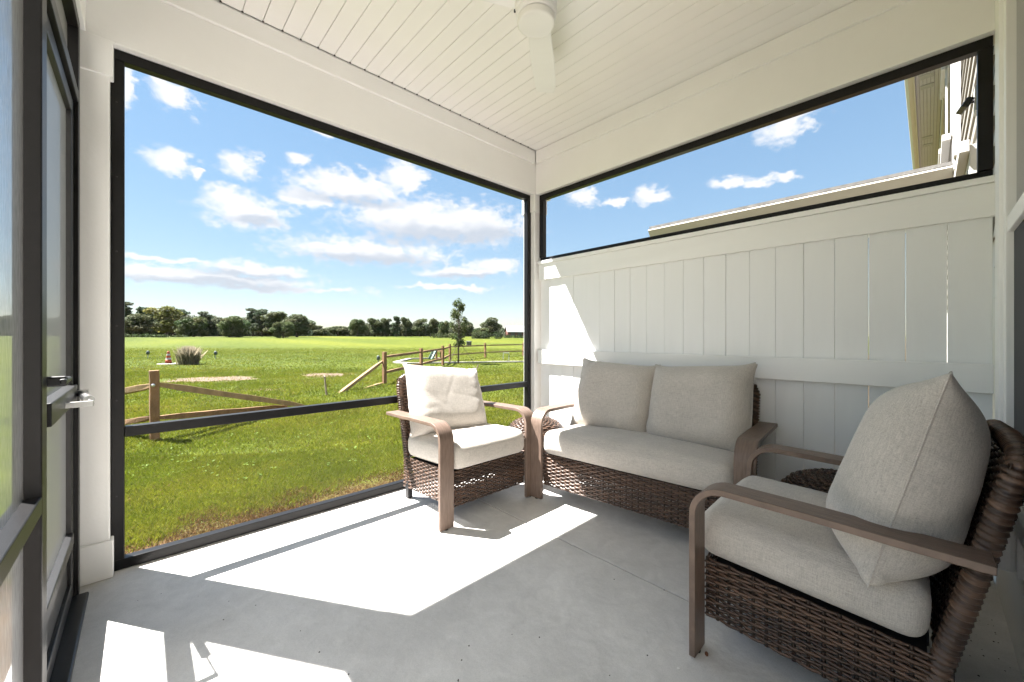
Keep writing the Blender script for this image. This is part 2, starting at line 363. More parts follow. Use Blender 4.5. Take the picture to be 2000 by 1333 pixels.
    m2 = N.new('ShaderNodeMapRange'); m2.inputs['From Min'].default_value = 3.05; m2.inputs['From Max'].default_value = 2.75; L.new(dy.outputs[0], m2.inputs['Value'])
    c = mix(m2.outputs[0], c, (.085, .052, .024))
    L.new(c, b.inputs['Base Color'])
    bp = N.new('ShaderNodeBump'); bp.inputs['Strength'].default_value = .8; bp.inputs['Distance'].default_value = .05; L.new(noi(22, 6), bp.inputs['Height']); L.new(bp.outputs[0], b.inputs['Normal'])
    MATS['lawn'] = m
    struct(link('lawn_ground', me, 'lawn', smooth=True))
ground()

def vnoise(x, y, s, seed):
    """cheap smooth value noise"""
    r = np.random.default_rng(seed).random((64, 64)); x = x*s; y = y*s
    i = np.floor(x).astype(int); j = np.floor(y).astype(int); fx = x-i; fy = y-j; fx = fx*fx*(3-2*fx); fy = fy*fy*(3-2*fy)
    g = lambda a, b: r[a % 64, b % 64]
    return (g(i, j)*(1-fx)+g(i+1, j)*fx)*(1-fy)+(g(i, j+1)*(1-fx)+g(i+1, j+1)*fx)*fy

def grass():
    Vs, Fs, Cs = [], [], []; base = 0
    bare = [(at_depth(415, 12.9), 1.3, .95), (at_depth(640, 14.4), .7, .6)]
    for (t0, t1, n, hgt, wid) in ((2.3, 4.6, 210000, .036, .0042), (4.6, 8, 190000, .044, .0068), (8, 16, 150000, .050, .013), (15, 42, 120000, .048, .028)):
        # sample depth along the view, spread over the rear opening and a little beyond it on either side
        t = np.sqrt(RNG.uniform(t0**2, t1**2, n)); t = np.where(t0 > 3, t*(1+RNG.normal(0, .09, n)), t); u = RNG.uniform(100, 1110, n)
        a = (u-CX)/F_PX
        x = (math.cos(YAW)*a+math.sin(YAW))*t; y = (-math.sin(YAW)*a+math.cos(YAW))*t
        jit = RNG.normal(0, .02, (2, n)); x += jit[0]; y += jit[1]
        if t0 < 3:
            n2 = 90000; x = np.concatenate([x, RNG.uniform(-.6, 3.1, n2)]); y = np.concatenate([y, RNG.uniform(2.72, 3.7, n2)])
        keep = y > 2.71
        dens = vnoise(x, y, 1.7, 3)*.6+vnoise(x, y, 5, 4)*.4
        brown = np.clip((3.13+.42*vnoise(x, y, 3.5, 9)+.15*vnoise(x, y, 11, 8)-.05-y)/.26, 0, 1)
        keep &= RNG.random(len(x)) < (.5+.8*dens)*(1-.45*brown)
        if t0 > 15: keep &= RNG.random(len(x)) < np.clip((42-t[:len(x)])/24, 0, 1)
        for (c, rx, ry) in bare:
            dx, dy = x-c[0], y-c[1]; ca, sa = math.cos(R(43)), math.sin(R(43)); p, q = (dx*ca-dy*sa)/rx, (dx*sa+dy*ca)/ry
            keep &= ~((np.hypot(p, q)+.8*(vnoise(x, y, 2.5, 12)-.5) < .95) & (RNG.random(len(x)) < .93))
        x, y, brown, dens = x[keep], y[keep], brown[keep], dens[keep]; n = len(x)
        h = hgt*RNG.uniform(.5, 1.25, n)*(.65+.7*dens)*(1-.45*brown); w = wid*RNG.uniform(.6, 1.3, n)
        th = RNG.uniform(0, 2*np.pi, n); ln = RNG.uniform(.15, .95, n)*h; la = RNG.uniform(0, 2*np.pi, n)
        z = gz(x, y)-.006
        dxw, dyw = np.cos(th)*w/2, np.sin(th)*w/2
        mx, my = x+np.cos(la)*ln*.35, y+np.sin(la)*ln*.35; tx, ty = x+np.cos(la)*ln, y+np.sin(la)*ln
        V = np.stack([np.stack([x-dxw, y-dyw, z], 1), np.stack([x+dxw, y+dyw, z], 1),
                      np.stack([mx+dxw*.8, my+dyw*.8, z+h*.62], 1), np.stack([tx, ty, z+h], 1), np.stack([mx-dxw*.8, my-dyw*.8, z+h*.62], 1)], 1)
        V = V.reshape(-1, 3)
        k = np.arange(n)*5+base
        # quad + tip as two quads sharing the blade (second one degenerate-free: mid, tip)
        F = np.stack([k, k+1, k+2, k+3, k+4], 1)
        patch = vnoise(x, y, .5, 21)*.6+vnoise(x, y, 2.2, 22)*.4
        g0 = np.array([.122, .152, .013]); g1 = np.array([.188, .196, .020]); g2 = np.array([.085, .120, .011])
        mixv = np.clip(patch*2.3-.65+RNG.normal(0, .18, n), 0, 1)[:, None]
        c = g0*(1-mixv)+g1*mixv; dk = (RNG.random(n) < .16)[:, None]; c = np.where(dk, g2, c)
        dry = (RNG.random(n) < .03+.10*np.clip(patch*2-1, 0, 1))[:, None]; c = np.where(dry, np.array([.17, .13, .05]), c)
        bb = (RNG.random(n) < brown*.97)[:, None]
        bc = np.array([.135, .080, .034])*RNG.uniform(.5, 1.35, (n, 1)); c = np.where(bb, bc, c)
        c = c*RNG.uniform(.8, 1.2, (n, 1))
        Vs.append(V); Fs.append(F); Cs.append(np.repeat(c, 5, 0)); base += len(V)
    me = np_mesh('grass', np.vstack(Vs), np.vstack(Fs), np.vstack(Cs))
    o = link('grass', me, 'blade'); o['kind'] = 'stuff'; o['label'] = 'short bright green lawn grass outside the porch with a dry brown edge'; o['category'] = 'grass'
    # broad-leaved weeds scattered in the lawn
    Vs, Fs, Cs = [], [], []; k = 0; rr = np.random.default_rng(3)
    for i in range(110):
        t = math.sqrt(rr.uniform(3.4**2, 8.5**2)); x, y = at_depth(rr.uniform(230, 1000), t)
        if y < 3.1: continue
        for q in range(rr.integers(3, 9)):
            a = rr.uniform(0, 6.28); s = rr.uniform(.008, .019); px, py = x+rr.normal(0, .05), y+rr.normal(0, .05); pz = float(gz(px, py))+rr.uniform(.03, .065)
            e1 = np.array([math.cos(a), math.sin(a), rr.uniform(-.3, .5)])*s; e2 = np.array([-math.sin(a), math.cos(a), rr.uniform(-.3, .3)])*s*.7; p = np.array([px, py, pz])
            Vs += [p-e1, p-e2, p+e1, p+e2]; Fs.append([k, k+1, k+2, k+3]); k += 4; cc = np.array([.10, .15, .025])*rr.uniform(.6, 1.3); Cs += [cc]*4
    o = link('lawn_weeds', np_mesh('lawn_weeds', np.array(Vs), np.array(Fs), np.array(Cs)), 'leaf'); o['kind'] = 'stuff'; o['label'] = 'small broad-leaved weeds scattered through the lawn'; o['category'] = 'weeds'
grass()

# ------------------------------------------------------------------ porch floor
pf = struct(box('porch_floor', 'concrete', XL-.12, XR+.20, YH-.05, 2.72, -.30, -.012, bevel=0))
def child_box(name, m, x0, x1, y0, y1, z0, z1, parent, bevel=.003):
    o = box(name, m, x0, x1, y0, y1, z0, z1, parent, bevel); o.location = o.location-parent.location; return o

for (a, b_) in ((XL-.12, 1.6525), (1.6595, XR+.20)): child_box('slab', 'concrete', a, b_, YH-.05, 2.72, -.010, 0, pf, .003)
child_box('control_joint', 'joint_grey', 1.653, 1.659, YH-.05, 2.715, -.0115, -.005, pf, 0)

# ------------------------------------------------------------------ ceiling and beams
ce = struct(box('ceiling', 'white_vinyl', XL-.15, XR+.18, YH, 2.74, ZC+.03, ZC+.06, bevel=0))
px = XL+.02; pw = .0957; k = 0
while px < XR+.05:
    child_box('plank', 'white_vinyl', px+.0012, px+pw-.0012, YH+.02, YB-.028, ZC+.004, ZC+.026, ce, .0022)
    px += pw; k += 1
roof = struct(box('porch_roof', 'roof_shingle', XL-.46, XR+.42, YH-.02, 2.80, ZC+.10, ZC+.24, bevel=0))
def beam(name, x0, x1, y0, y1, trims):
    b = struct(box(name, 'white_paint', x0, x1, y0, y1, ZB, ZC+.09, bevel=.004))
    for t in trims: child_box('trim_board', 'white_paint', *t, b, .004)
    return b
beam('beam_back', XL-.14, XR+.20, YB, 2.72, [(XL+.08, XR-.05, YB-.024, YB-.001, 2.735, ZC+.002)])
beam('beam_right', XR-.02, XR+.13, YH, YB-.002, [(XR-.044, XR-.021, YH+.01, YB-.026, 2.735, ZC+.002)])
beam('beam_left', XL-.13, XL+.02, YH, YB-.002, [(XL+.021, XL+.044, YH+.01, YB-.026, 2.735, ZC+.002)])
# dark gaps where the planks slip under the trim
px = XL+.02
for k in range(31):
    px += pw
    if px < XR-.08:
        q = MB().lathe([(.0055, 0), (.006, .002), (.003, .005)], 8).build('trim_gap', 'speck', ce); q.location = Vector((px, YB-.034, ZC-.0015))-ce.location

# ------------------------------------------------------------------ posts
def post(x0, x1, y0, y1, label, cap_ex):
    p = empty('porch_post', ((x0+x1)/2, (y0+y1)/2, 0))
    child_box('shaft', 'white_paint', x0, x1, y0, y1, .17, ZB-.16, p, .004)
    e = .012
    child_box('base_wrap', 'white_paint', x0-e, x1+e, y0-e, y1+e, 0.001, .172, p, .004)
    child_box('capital', 'white_paint', x0-e, x1+e, y0-e, y1+e, ZB-.165, ZB-.001, p, .004)
    tag(p, label, 'post'); return p
post(XL-.055, XL+.093, YB-.005, 2.71, 'white wrapped porch post at the left between door and rear screen', 0)
post(XR-.040, XR+.115, YB-.005, 2.71, 'white wrapped corner porch post where rear screen meets board wall', 0)

# ------------------------------------------------------------------ screen panels
def pane(name, V, parent, m='insect_screen'):
    me = bpy.data.meshes.new(name); me.from_pydata(V, [], [(0, 1, 2, 3)]); o = link(name, me, m, parent); return o
BZ = 'bronze_aluminium'
s1 = empty('screen_panel', (1.35, FY0, 0)); x0, x1 = XL+.094, XR-.041
tag(s1, 'large rear insect screen panel in dark bronze frame facing the field', 'screen')
child_box('stile', BZ, x0, x0+.046, FY0, FY1, .0505, ZB-.0505, s1); child_box('stile', BZ, x1-.046, x1, FY0, FY1, .0505, ZB-.0505, s1)
child_box('bottom_rail', BZ, x0, x1, FY0, FY1, .002, .05, s1); child_box('top_rail', BZ, x0, x1, FY0, FY1, ZB-.05, ZB-.002, s1)
child_box('middle_rail', BZ, x0+.0465, x1-.0465, FY0, FY1, .625, .673, s1)
q = pane('insect_mesh', [(x0+.04, 0, .04), (x1-.04, 0, .04), (x1-.04, 0, ZB-.04), (x0+.04, 0, ZB-.04)], s1); q.location = (-1.35, .036, 0)
for z in (.35, .8, 1.15, 1.5, 1.85, 2.2):
    for xx in (x0+.02, x1-.02):
        q = MB().lathe([(.0035, 0), (.003, .0015), (.001, .002)], 8).build('screw', 'black_plastic', s1); q.rotation_euler = (R(90), 0, 0); q.location = Vector((xx, FY0, z))-s1.location

CAPZ = 1.807
s2 = empty('screen_panel', (XR+.035, 1.2, CAPZ)); y0, y1 = YH+.012, YB-.018
tag(s2, 'insect screen panel in dark frame above the white board wall', 'screen')
a0, a1 = XR+.015, XR+.063
child_box('stile', BZ, a0, a1, y0, y0+.046, CAPZ+.045, ZB-.0505, s2); child_box('stile', BZ, a0, a1, y1-.046, y1, CAPZ+.045, ZB-.0505, s2)
child_box('top_rail', BZ, a0, a1, y0, y1, ZB-.05, ZB-.002, s2); child_box('bottom_rail', BZ, a0+.012, a1, y0, y1, CAPZ+.018, CAPZ+.044, s2)
q = pane('insect_mesh', [(0, y0+.04, CAPZ+.04), (0, y1-.04, CAPZ+.04), (0, y1-.04, ZB-.04), (0, y0+.04, ZB-.04)], s2); q.location = (0.012, -1.2, -CAPZ)

# left wall: fixed screen, mullion, door opening with transom
LX0, LX1 = XL-.045, XL+.006
DY0, DY1 = 1.70, 2.455           # door opening
s3 = empty('screen_panel', (XL-.02, .7, 0)); tag(s3, 'insect screen panel in dark frame at the far left, nearest the house', 'screen')
child_box('mullion', BZ, LX0, LX1, DY0-.075, DY0-.002, .002, ZB-.002, s3)
child_box('stile', BZ, LX0, LX1, YH+.01, YH+.06, .002, ZB-.002, s3)
child_box('middle_rail', BZ, LX0, LX1, YH+.0605, DY0-.0755, .625, .673, s3)
child_box('bottom_rail', BZ, LX0, LX1, YH+.0605, DY0-.0755, .002, .05, s3)
child_box('top_rail', BZ, LX0, LX1, YH+.0605, DY0-.0755, ZB-.05, ZB-.002, s3)
q = pane('insect_mesh', [(0, YH+.05, .04), (0, DY0-.06, .04), (0, DY0-.06, ZB-.04), (0, YH+.05, ZB-.04)], s3); q.location = (-.006, -.7, 0)
s4 = empty('door_frame', (XL-.02, DY1, 0)); tag(s4, 'dark bronze door frame with screened transom beside the left post', 'door frame')
child_box('jamb', BZ, LX0, LX1, DY1, DY1+.05, .002, ZB-.002, s4)
child_box('jamb', BZ, LX0, LX1-.012, DY1+.0505, YB-.018, .002, ZB-.002, s4)
child_box('head_rail', BZ, LX0, LX1, DY0, DY1-.0005, 2.085, 2.135, s4)
child_box('top_rail', BZ, LX0, LX1, DY0, DY1-.0005, ZB-.05, ZB-.002, s4)
child_box('threshold', 'door_aluminium', LX0-.03, LX1+.03, DY0, DY1-.0005, .001, .018, s4, .006)
q = pane('insect_mesh', [(0, DY0, 2.13), (0, DY1, 2.13), (0, DY1, ZB-.04), (0, DY0, ZB-.04)], s4); q.location = (-.006, -DY1, 0)
dr = empty('screen_door', (XL-.02, DY1-.01, 0)); tag(dr, 'dark framed screen door with kick panel on the left wall', 'door')
d0, d1, A = DY0+.006, DY1-.006, 'door_aluminium'; e0, e1 = XL-.04, XL-.008
child_box('stile', A, e0, e1, d0, d0+.055, .03, 2.078, dr); child_box('stile', A, e0, e1, d1-.055, d1, .03, 2.078, dr)
child_box('top_rail', A, e0, e1, d0+.0555, d1-.0555, 2.02, 2.078, dr); child_box('middle_rail', A, e0-.002, e1+.016, d0+.0555, d1-.0555, .835, .905, dr)
child_box('lower_rail', A, e0-.002, e1+.006, d0+.0555, d1-.0555, .255, .30, dr); child_box('bottom_rail', A, e0, e1, d0+.0555, d1-.0555, .03, .09, dr)
child_box('kick_panel', A, e0+.008, e1-.012, d0+.0555, d1-.0555, .0905, .2545, dr)
for (z0, z1) in ((.30, .835), (.905, 2.02)):
    q = pane('insect_mesh', [(0, d0+.05, z0), (0, d1-.05, z0), (0, d1-.05, z1), (0, d0+.05, z1)], dr); q.location = (-.004, -DY1+.01, 0)
h = child_box('handle', 'black_plastic', e1, e1+.05, d0+.02, d0+.04, .955, .985, dr, .006)
hb = child_box('handle_lever', 'black_plastic', e1+.035, e1+.05, d0+.0, d0+.12, .962, .978, dr, .005)
cl = MB().tube([(0, 0, 0), (0, .26, 0)], .0155, 16).build('closer_tube', 'steel', dr, smooth=False); cl.location = Vector((XL+.055, DY1-.29, .862))-dr.location; cl.rotation_euler = (0, 0, R(8))
rod = MB().tube([(0, -.12, 0), (0, 0, 0)], .005, 8).build('closer_rod', 'steel', dr); rod.location = cl.location; rod.rotation_euler = cl.rotation_euler
br = child_box('closer_bracket', 'steel', XL-.0, XL+.075, DY1-.415, DY1-.395, .852, .872, dr, .002)
br2 = child_box('closer_bracket', 'steel', XL+.0, XL+.035, DY1-.02, DY1+.012, .85, .875, dr, .002)

# ------------------------------------------------------------------ white board wall
fw = empty('board_wall', (XR+.03, 1.2, 0)); tag(fw, 'white painted vertical board privacy wall on the right side of the porch', 'wall')
bx0, bx1 = XR+.028, XR+.046; y = YH+.012; rr = random.Random(2)
while y < YB-.03:
    y2 = min(y+.1382, YB-.02); g = rr.uniform(.0004, .0026); dx = rr.uniform(-.0015, .0015)
    child_box('board', 'fence_paint', bx0+dx, bx1+dx, y+g*.5, y2-g*.5, .012, 1.778, fw, .002)
    y += .1385
child_box('top_board', 'rail_paint', XR+.002, XR+.0255, YH+.004, YB-.018, 1.637, 1.785, fw, .003)
child_box('cap', 'rail_paint', XR-.012, XR+.10, YH+.002, YB-.018, 1.786, 1.815, fw, .004)
child_box('middle_board', 'rail_paint', XR-.010, XR+.0255, YH+.012, YB-.018, .845, .977, fw, .004)
child_box('bottom_board', 'rail_paint', XR+.002, XR+.0255, YH+.012, YB-.018, .002, .10, fw, .003)
child_box('back_rail', 'rail_paint', XR+.048, XR+.086, YH+.012, YB-.018, .86, .95, fw, .003)
child_box('back_rail', 'rail_paint', XR+.048, XR+.086, YH+.012, YB-.018, 1.68, 1.77, fw, .003)

# ------------------------------------------------------------------ own house wall
hw = empty('house_wall', (1.2, YH, 0)); tag(hw, 'house wall with pale lap siding and a white framed window behind the near armchair', 'house')
child_box('wall', 'siding_paint', -3.5, XR+.16, YH-.35, YH-.03, -.3, 5.6, hw, 0)
z = .02
prof = [(YH-.030, 0), (YH-.002, 0), (YH-.016, .155), (YH-.030, .155)]
def siding(parent, x0, x1, z0, z1, yface, step=.142, m='siding_paint'):
    k = 0
    while z0+k*step < z1:
        zz = z0+k*step; m_ = MB().prism([(-.028, 0), (0, 0), (-.013, step+.01), (-.028, step+.01)], x0, x1, 'x').build('siding_board', m, parent)
        m_.location = Vector((0, yface, zz))-parent.location; k += 1
siding(hw, 2.60, XR+.14, .0, 2.83, YH+.004)
siding(hw, -.2, .95, .0, 2.83, YH+.004)
siding(hw, .95, 2.60, .0, .42, YH+.004); 
wn = empty('window', (1.75, YH, 1.0)); wn.parent = hw; wn.location = Vector((1.75, YH, 0))-hw.location
def wbox(n, m, x0, x1, y0, y1, z0, z1, bev=.003):
    o = box(n, m, x0, x1, y0, y1, z0, z1, wn, bev); o.location = o.location-Vector((1.75, YH, 0)); return o
wbox('trim', 'white_paint', 2.47, 2.598, YH-.02, YH+.020, .50, 2.60); wbox('trim', 'white_paint', .97, 1.09, YH-.02, YH+.020, .50, 2.60)
wbox('trim', 'white_paint', 1.0905, 2.4695, YH-.02, YH+.020, 2.47, 2.60); wbox('sill', 'white_paint', 1.0905, 2.4695, YH-.02, YH+.028, .50, .56)
wbox('frame', 'white_vinyl', 2.41, 2.4695, YH-.03, YH+.008, .561, 2.469); wbox('frame', 'white_vinyl', 1.0905, 1.15, YH-.03, YH+.008, .561, 2.469)
wbox('frame', 'white_vinyl', 1.1505, 2.4095, YH-.03, YH+.008, 2.41, 2.469); wbox('frame', 'white_vinyl', 1.1505, 2.4095, YH-.03, YH+.008, .561, .61)
wbox('meeting_rail', 'white_vinyl', 1.1505, 2.4095, YH-.03, YH+.004, 1.50, 1.56)
wbox('pane', 'window_glass', 1.1505, 2.4095, YH-.025, YH-.018, 1.5605, 2.4095, 0)
wbox('window_screen', 'window_screen', 1.1505, 2.4095, YH-.02, YH-.012, .6105, 1.4995, 0)
# weatherproof socket box
ob = empty('outlet_box', (2.07, YH+.005, .40)); tag(ob, 'white weatherproof outlet box low on the house wall behind the near armchair', 'outlet')
child_box('back_plate', 'white_vinyl', 2.02, 2.12, YH+.003, YH+.018, .33, .48, ob, .004); child_box('cover', 'white_vinyl', 2.026, 2.114, YH+.018, YH+.065, .34, .47, ob, .012)

# ------------------------------------------------------------------ ceiling fan
FX, FYc, FZ = 1.305, 1.225, 2.512
fan = empty('ceiling_fan', (FX, FYc, ZC)); tag(fan, 'white three-blade ceiling fan with a round flat light', 'ceiling fan')
def fl(name, prof, m): o = MB().lathe(prof, 40).build(name, m, fan, smooth=False); o.location = (0, 0, FZ-ZC); mod = o.modifiers.new('b', 'BEVEL'); mod.width = .004; mod.segments = 2; mod.limit_method = 'ANGLE'; return o
fl('light_lens', [(.078, .004), (.084, .008), (.0855, .02), (.0855, .034)], 'fan_lens')
fl('light_rim', [(.0865, .036), (.0905, .038), (.0905, .060), (.0865, .062)], 'fan_white')
fl('motor', [(.088, .063), (.095, .068), (.097, .12), (.088, .15), (.045, .17)], 'fan_white')
fl('downrod', [(.014, .168), (.014, .25)], 'fan_white')
fl('canopy', [(.03, .235), (.062, .27), (.066, .308)], 'fan_white')
clp = child_box('clip', 'dark_floodlight', FX-.085, FX-.078, FYc+.02, FYc+.045, FZ+.064, FZ+.078, fan, .001); clp.location = Vector((-.093*.72, .093*.66, FZ+.074-ZC))
def blade_mesh():
    V, Fq = [], []; n = 14
    for i in range(n):
        s = i/(n-1); r = .085+s*.575; w = .052+.022*math.sin(s*2.2)-.012*s; w *= (1 if i < n-1 else .86); tw = R(13-5*s)
        for (a, b_) in ((-w, -.003), (w, -.003), (w, .003), (-w, .003)): V.append((r, a*math.cos(tw)-b_*math.sin(tw), .105+a*math.sin(tw)+b_*math.cos(tw)))
    for i in range(n-1):
        for j in range(4): Fq.append((i*4+j, i*4+(j+1) % 4, i*4+4+(j+1) % 4, i*4+4+j))
    Fq += [(3, 2, 1, 0), tuple(4*(n-1)+j for j in range(4))]
    me = bpy.data.meshes.new('blade'); me.from_pydata(V, [], Fq); me.update(); return me
bm_ = blade_mesh(); ang0 = math.atan2(.41, .53)
for k in range(3):
    o = link('blade', bm_, 'fan_white', fan, .002); o.location = (0, 0, FZ-ZC); o.rotation_euler = (0, 0, ang0+k*2*math.pi/3)

# ------------------------------------------------------------------ wicker
def weave(P, Lu, Lv, pitch=.0115, stake=.036, amp=.0034, hw=.0064, th=.0030, seed=0, tones=None):
    """woven strands on a patch: P(u, v) -> (point, normal, vdir) arrays; strands run along u, stakes along v"""
    r = np.random.default_rng(seed); Vs, Fs, Cs = [], [], []; base = 0
    base_t = np.array([.040, .023, .016]); lite = np.array([.115, .066, .043])
    def strand(p, n, side, hw, th, c):
        nonlocal base
        k = len(p); ring = np.stack([p-side*hw, p+n*th, p+side*hw, p-n*th], 1).reshape(-1, 3)
        i = np.arange(k-1)[:, None]*4; j = np.arange(4)[None]; j2 = (j+1) % 4
        F = np.stack([i+j, i+j2, i+4+j2, i+4+j], -1).reshape(-1, 4)+base
        Vs.append(ring); Fs.append(F); Cs.append(np.repeat(c if c.ndim == 2 else np.tile(c, (k, 1)), 4, 0)); base += len(ring)
    rows = max(2, int(Lv/pitch)); ns = max(2, round(Lu/stake)); su = Lu/ns; smp = np.linspace(0, Lu, ns*4+1)
    for i in range(rows):
        v = np.full_like(smp, (i+.5)*Lv/rows); p, n, vd = P(smp, v)
        off = amp*np.cos(np.pi*smp/su+np.pi*(i % 2)); p = p+n*off[:, None]+vd*(r.normal(0, .0004))
        m_ = np.clip(r.normal(.42, .26)+np.repeat(r.normal(0, .14, ns+1), 4)[:len(smp)], 0, 1)[:, None]; strand(p, n, vd, hw*r.uniform(.86, 1.02), th, base_t*(1-m_)+lite*m_)
    for i in range(ns+1):
        vv = np.linspace(0, Lv, max(3, int(Lv/.06))); u = np.full_like(vv, min(max(i*su, .003), Lu-.003)); p, n, vd = P(u, vv)
        sd_ = np.cross(n, vd); strand(p, n, sd_, .0055, .0018, base_t*.7)
    return np.vstack(Vs), np.vstack(Fs), np.vstack(Cs)
def plane_patch(o, udir, vdir, ndir, bulge=0, Lu=1, Lv=1):
    o, ud, vd, nd = (np.array(q, float) for q in (o, udir, vdir, ndir))
    def P(u, v):
        b = bulge*(1-(2*u/Lu-1)**2)*(1-(2*v/Lv-1)**2) if bulge else 0*u
        p = o+np.outer(u, ud)+np.outer(v, vd)+np.outer(b, nd); k = len(u)
        return p, np.tile(nd, (k, 1)), np.tile(vd, (k, 1))
    return P
def wrapped(path, rx, ry, pitch=.0165, seg=14, seed=1):
    """tube wrapped round with cane: one bulge for every turn"""
    pts = [Vector(p) for p in path]; out = []
    dense = []
    for a, b_ in zip(pts[:-1], pts[1:]):
        n = max(1, int((b_-a).length/(pitch/4)))
        for i in range(n): dense.append(a.lerp(b_, i/n))
    dense.append(pts[-1]); V, C = [], []; r = random.Random(seed); ref = None; k = len(dense); tone = .4
    for i, p in enumerate(dense):
        d = (dense[min(i+3, k-1)]-dense[max(i-3, 0)]).normalized()
        b_ = Vector((0, 1, 0)); a = d.cross(b_).normalized(); b_ = a.cross(d).normalized()
        if i % 4 == 0: tone = min(1, max(0, r.gauss(.36, .42)))
        bul = (.76, 1.06, 1.15, 1.06)[i % 4]*(1+r.uniform(-.012, .012))
        c = [(.040*(1-tone)+.125*tone), (.023*(1-tone)+.072*tone), (.016*(1-tone)+.046*tone)]
        for j in range(seg):
            t = 2*math.pi*j/seg; V.append(p+a*math.cos(t)*rx*bul+b_*math.sin(t)*ry*bul+d*(pitch*.35*math.cos(t))); C.append(c)
    F = [(i*seg+j, i*seg+(j+1) % seg, (i+1)*seg+(j+1) % seg, (i+1)*seg+j) for i in range(k-1) for j in range(seg)]
    return np.array([tuple(v) for v in V]), np.array(F), np.array(C)
def wick(name, data, parent):
    if isinstance(data, list):
        b = 0; Fs = []
        for (V, F, C) in data: Fs.append(F+b); b += len(V)
        data = (np.vstack([d[0] for d in data]), np.vstack(Fs), np.vstack([d[2] for d in data]))
    me = np_mesh(name, *data); o = link(name, me, 'wicker', parent, smooth=True); o['kind'] = 'stuff'; return o

# ------------------------------------------------------------------ cushions
def box_cushion(w, d, h, rad, bulge, seed, n=34, edge_front=None):
    """stuffed box cushion: rounded block, domed on top, soft dents"""
    r = np.random.default_rng(seed); V, F = [], []; idx = {}
    import itertools
    def vert(p):
        k = tuple(np.round(p, 6))
        if k not in idx: idx[k] = len(V); V.append(p)
        return idx[k]
    L_ = np.linspace(-1, 1, n+1); M_ = np.linspace(-1, 1, 9)
    def face(fn, A, B):
        for i in range(len(A)-1):
            for j in range(len(B)-1):
                F.append(tuple(vert(np.array(fn(a, b_), float)) for a, b_ in ((A[i], B[j]), (A[i+1], B[j]), (A[i+1], B[j+1]), (A[i], B[j+1]))))
    face(lambda a, b_: (a, b_, 1), L_, L_); face(lambda a, b_: (b_, a, -1), L_, L_)
    face(lambda a, b_: (a, -1, b_), L_, M_); face(lambda a, b_: (b_, 1, a), M_, L_)
    face(lambda a, b_: (1, a, b_), L_, M_); face(lambda a, b_: (-1, b_, a), M_, L_)
    V = np.array(V); H = np.array([w/2, d/2, h/2]); P = V*H
    inner = np.clip(P, -(H-rad), H-rad); dlt = P-inner; ln = np.linalg.norm(dlt, axis=1, keepdims=True); ln[ln == 0] = 1
    surf = np.max(np.abs(V), axis=1, keepdims=True)
    P = inner+dlt/ln*rad
    top = np.clip(V[:, 2], 0, 1)*(1-np.abs(V[:, 0])**2.6)*(1-np.abs(V[:, 1])**2.6)
    P[:, 2] += bulge*top
    P[:, 1] -= .018*(1-np.abs(V[:, 0])**4)*np.clip(-V[:, 1], 0, 1)**3*(1-V[:, 2]**2)
    P[:, 0] += np.sign(V[:, 0])*.012*np.abs(V[:, 0])**3*(1-V[:, 2]**2)*(1-V[:, 1]**4)
    P[:, 2] += .008*(vnoise(P[:, 0]+3, P[:, 1]+3, 6, seed+1)-.5)*np.clip(V[:, 2], 0, 1)+.004*(vnoise(P[:, 0]+3, P[:, 1]+3, 17, seed+2)-.5)*np.clip(V[:, 2], 0, 1)
    me = bpy.data.meshes.new('seat_cushion'); me.from_pydata(P.tolist(), [], F); me.update(); return me

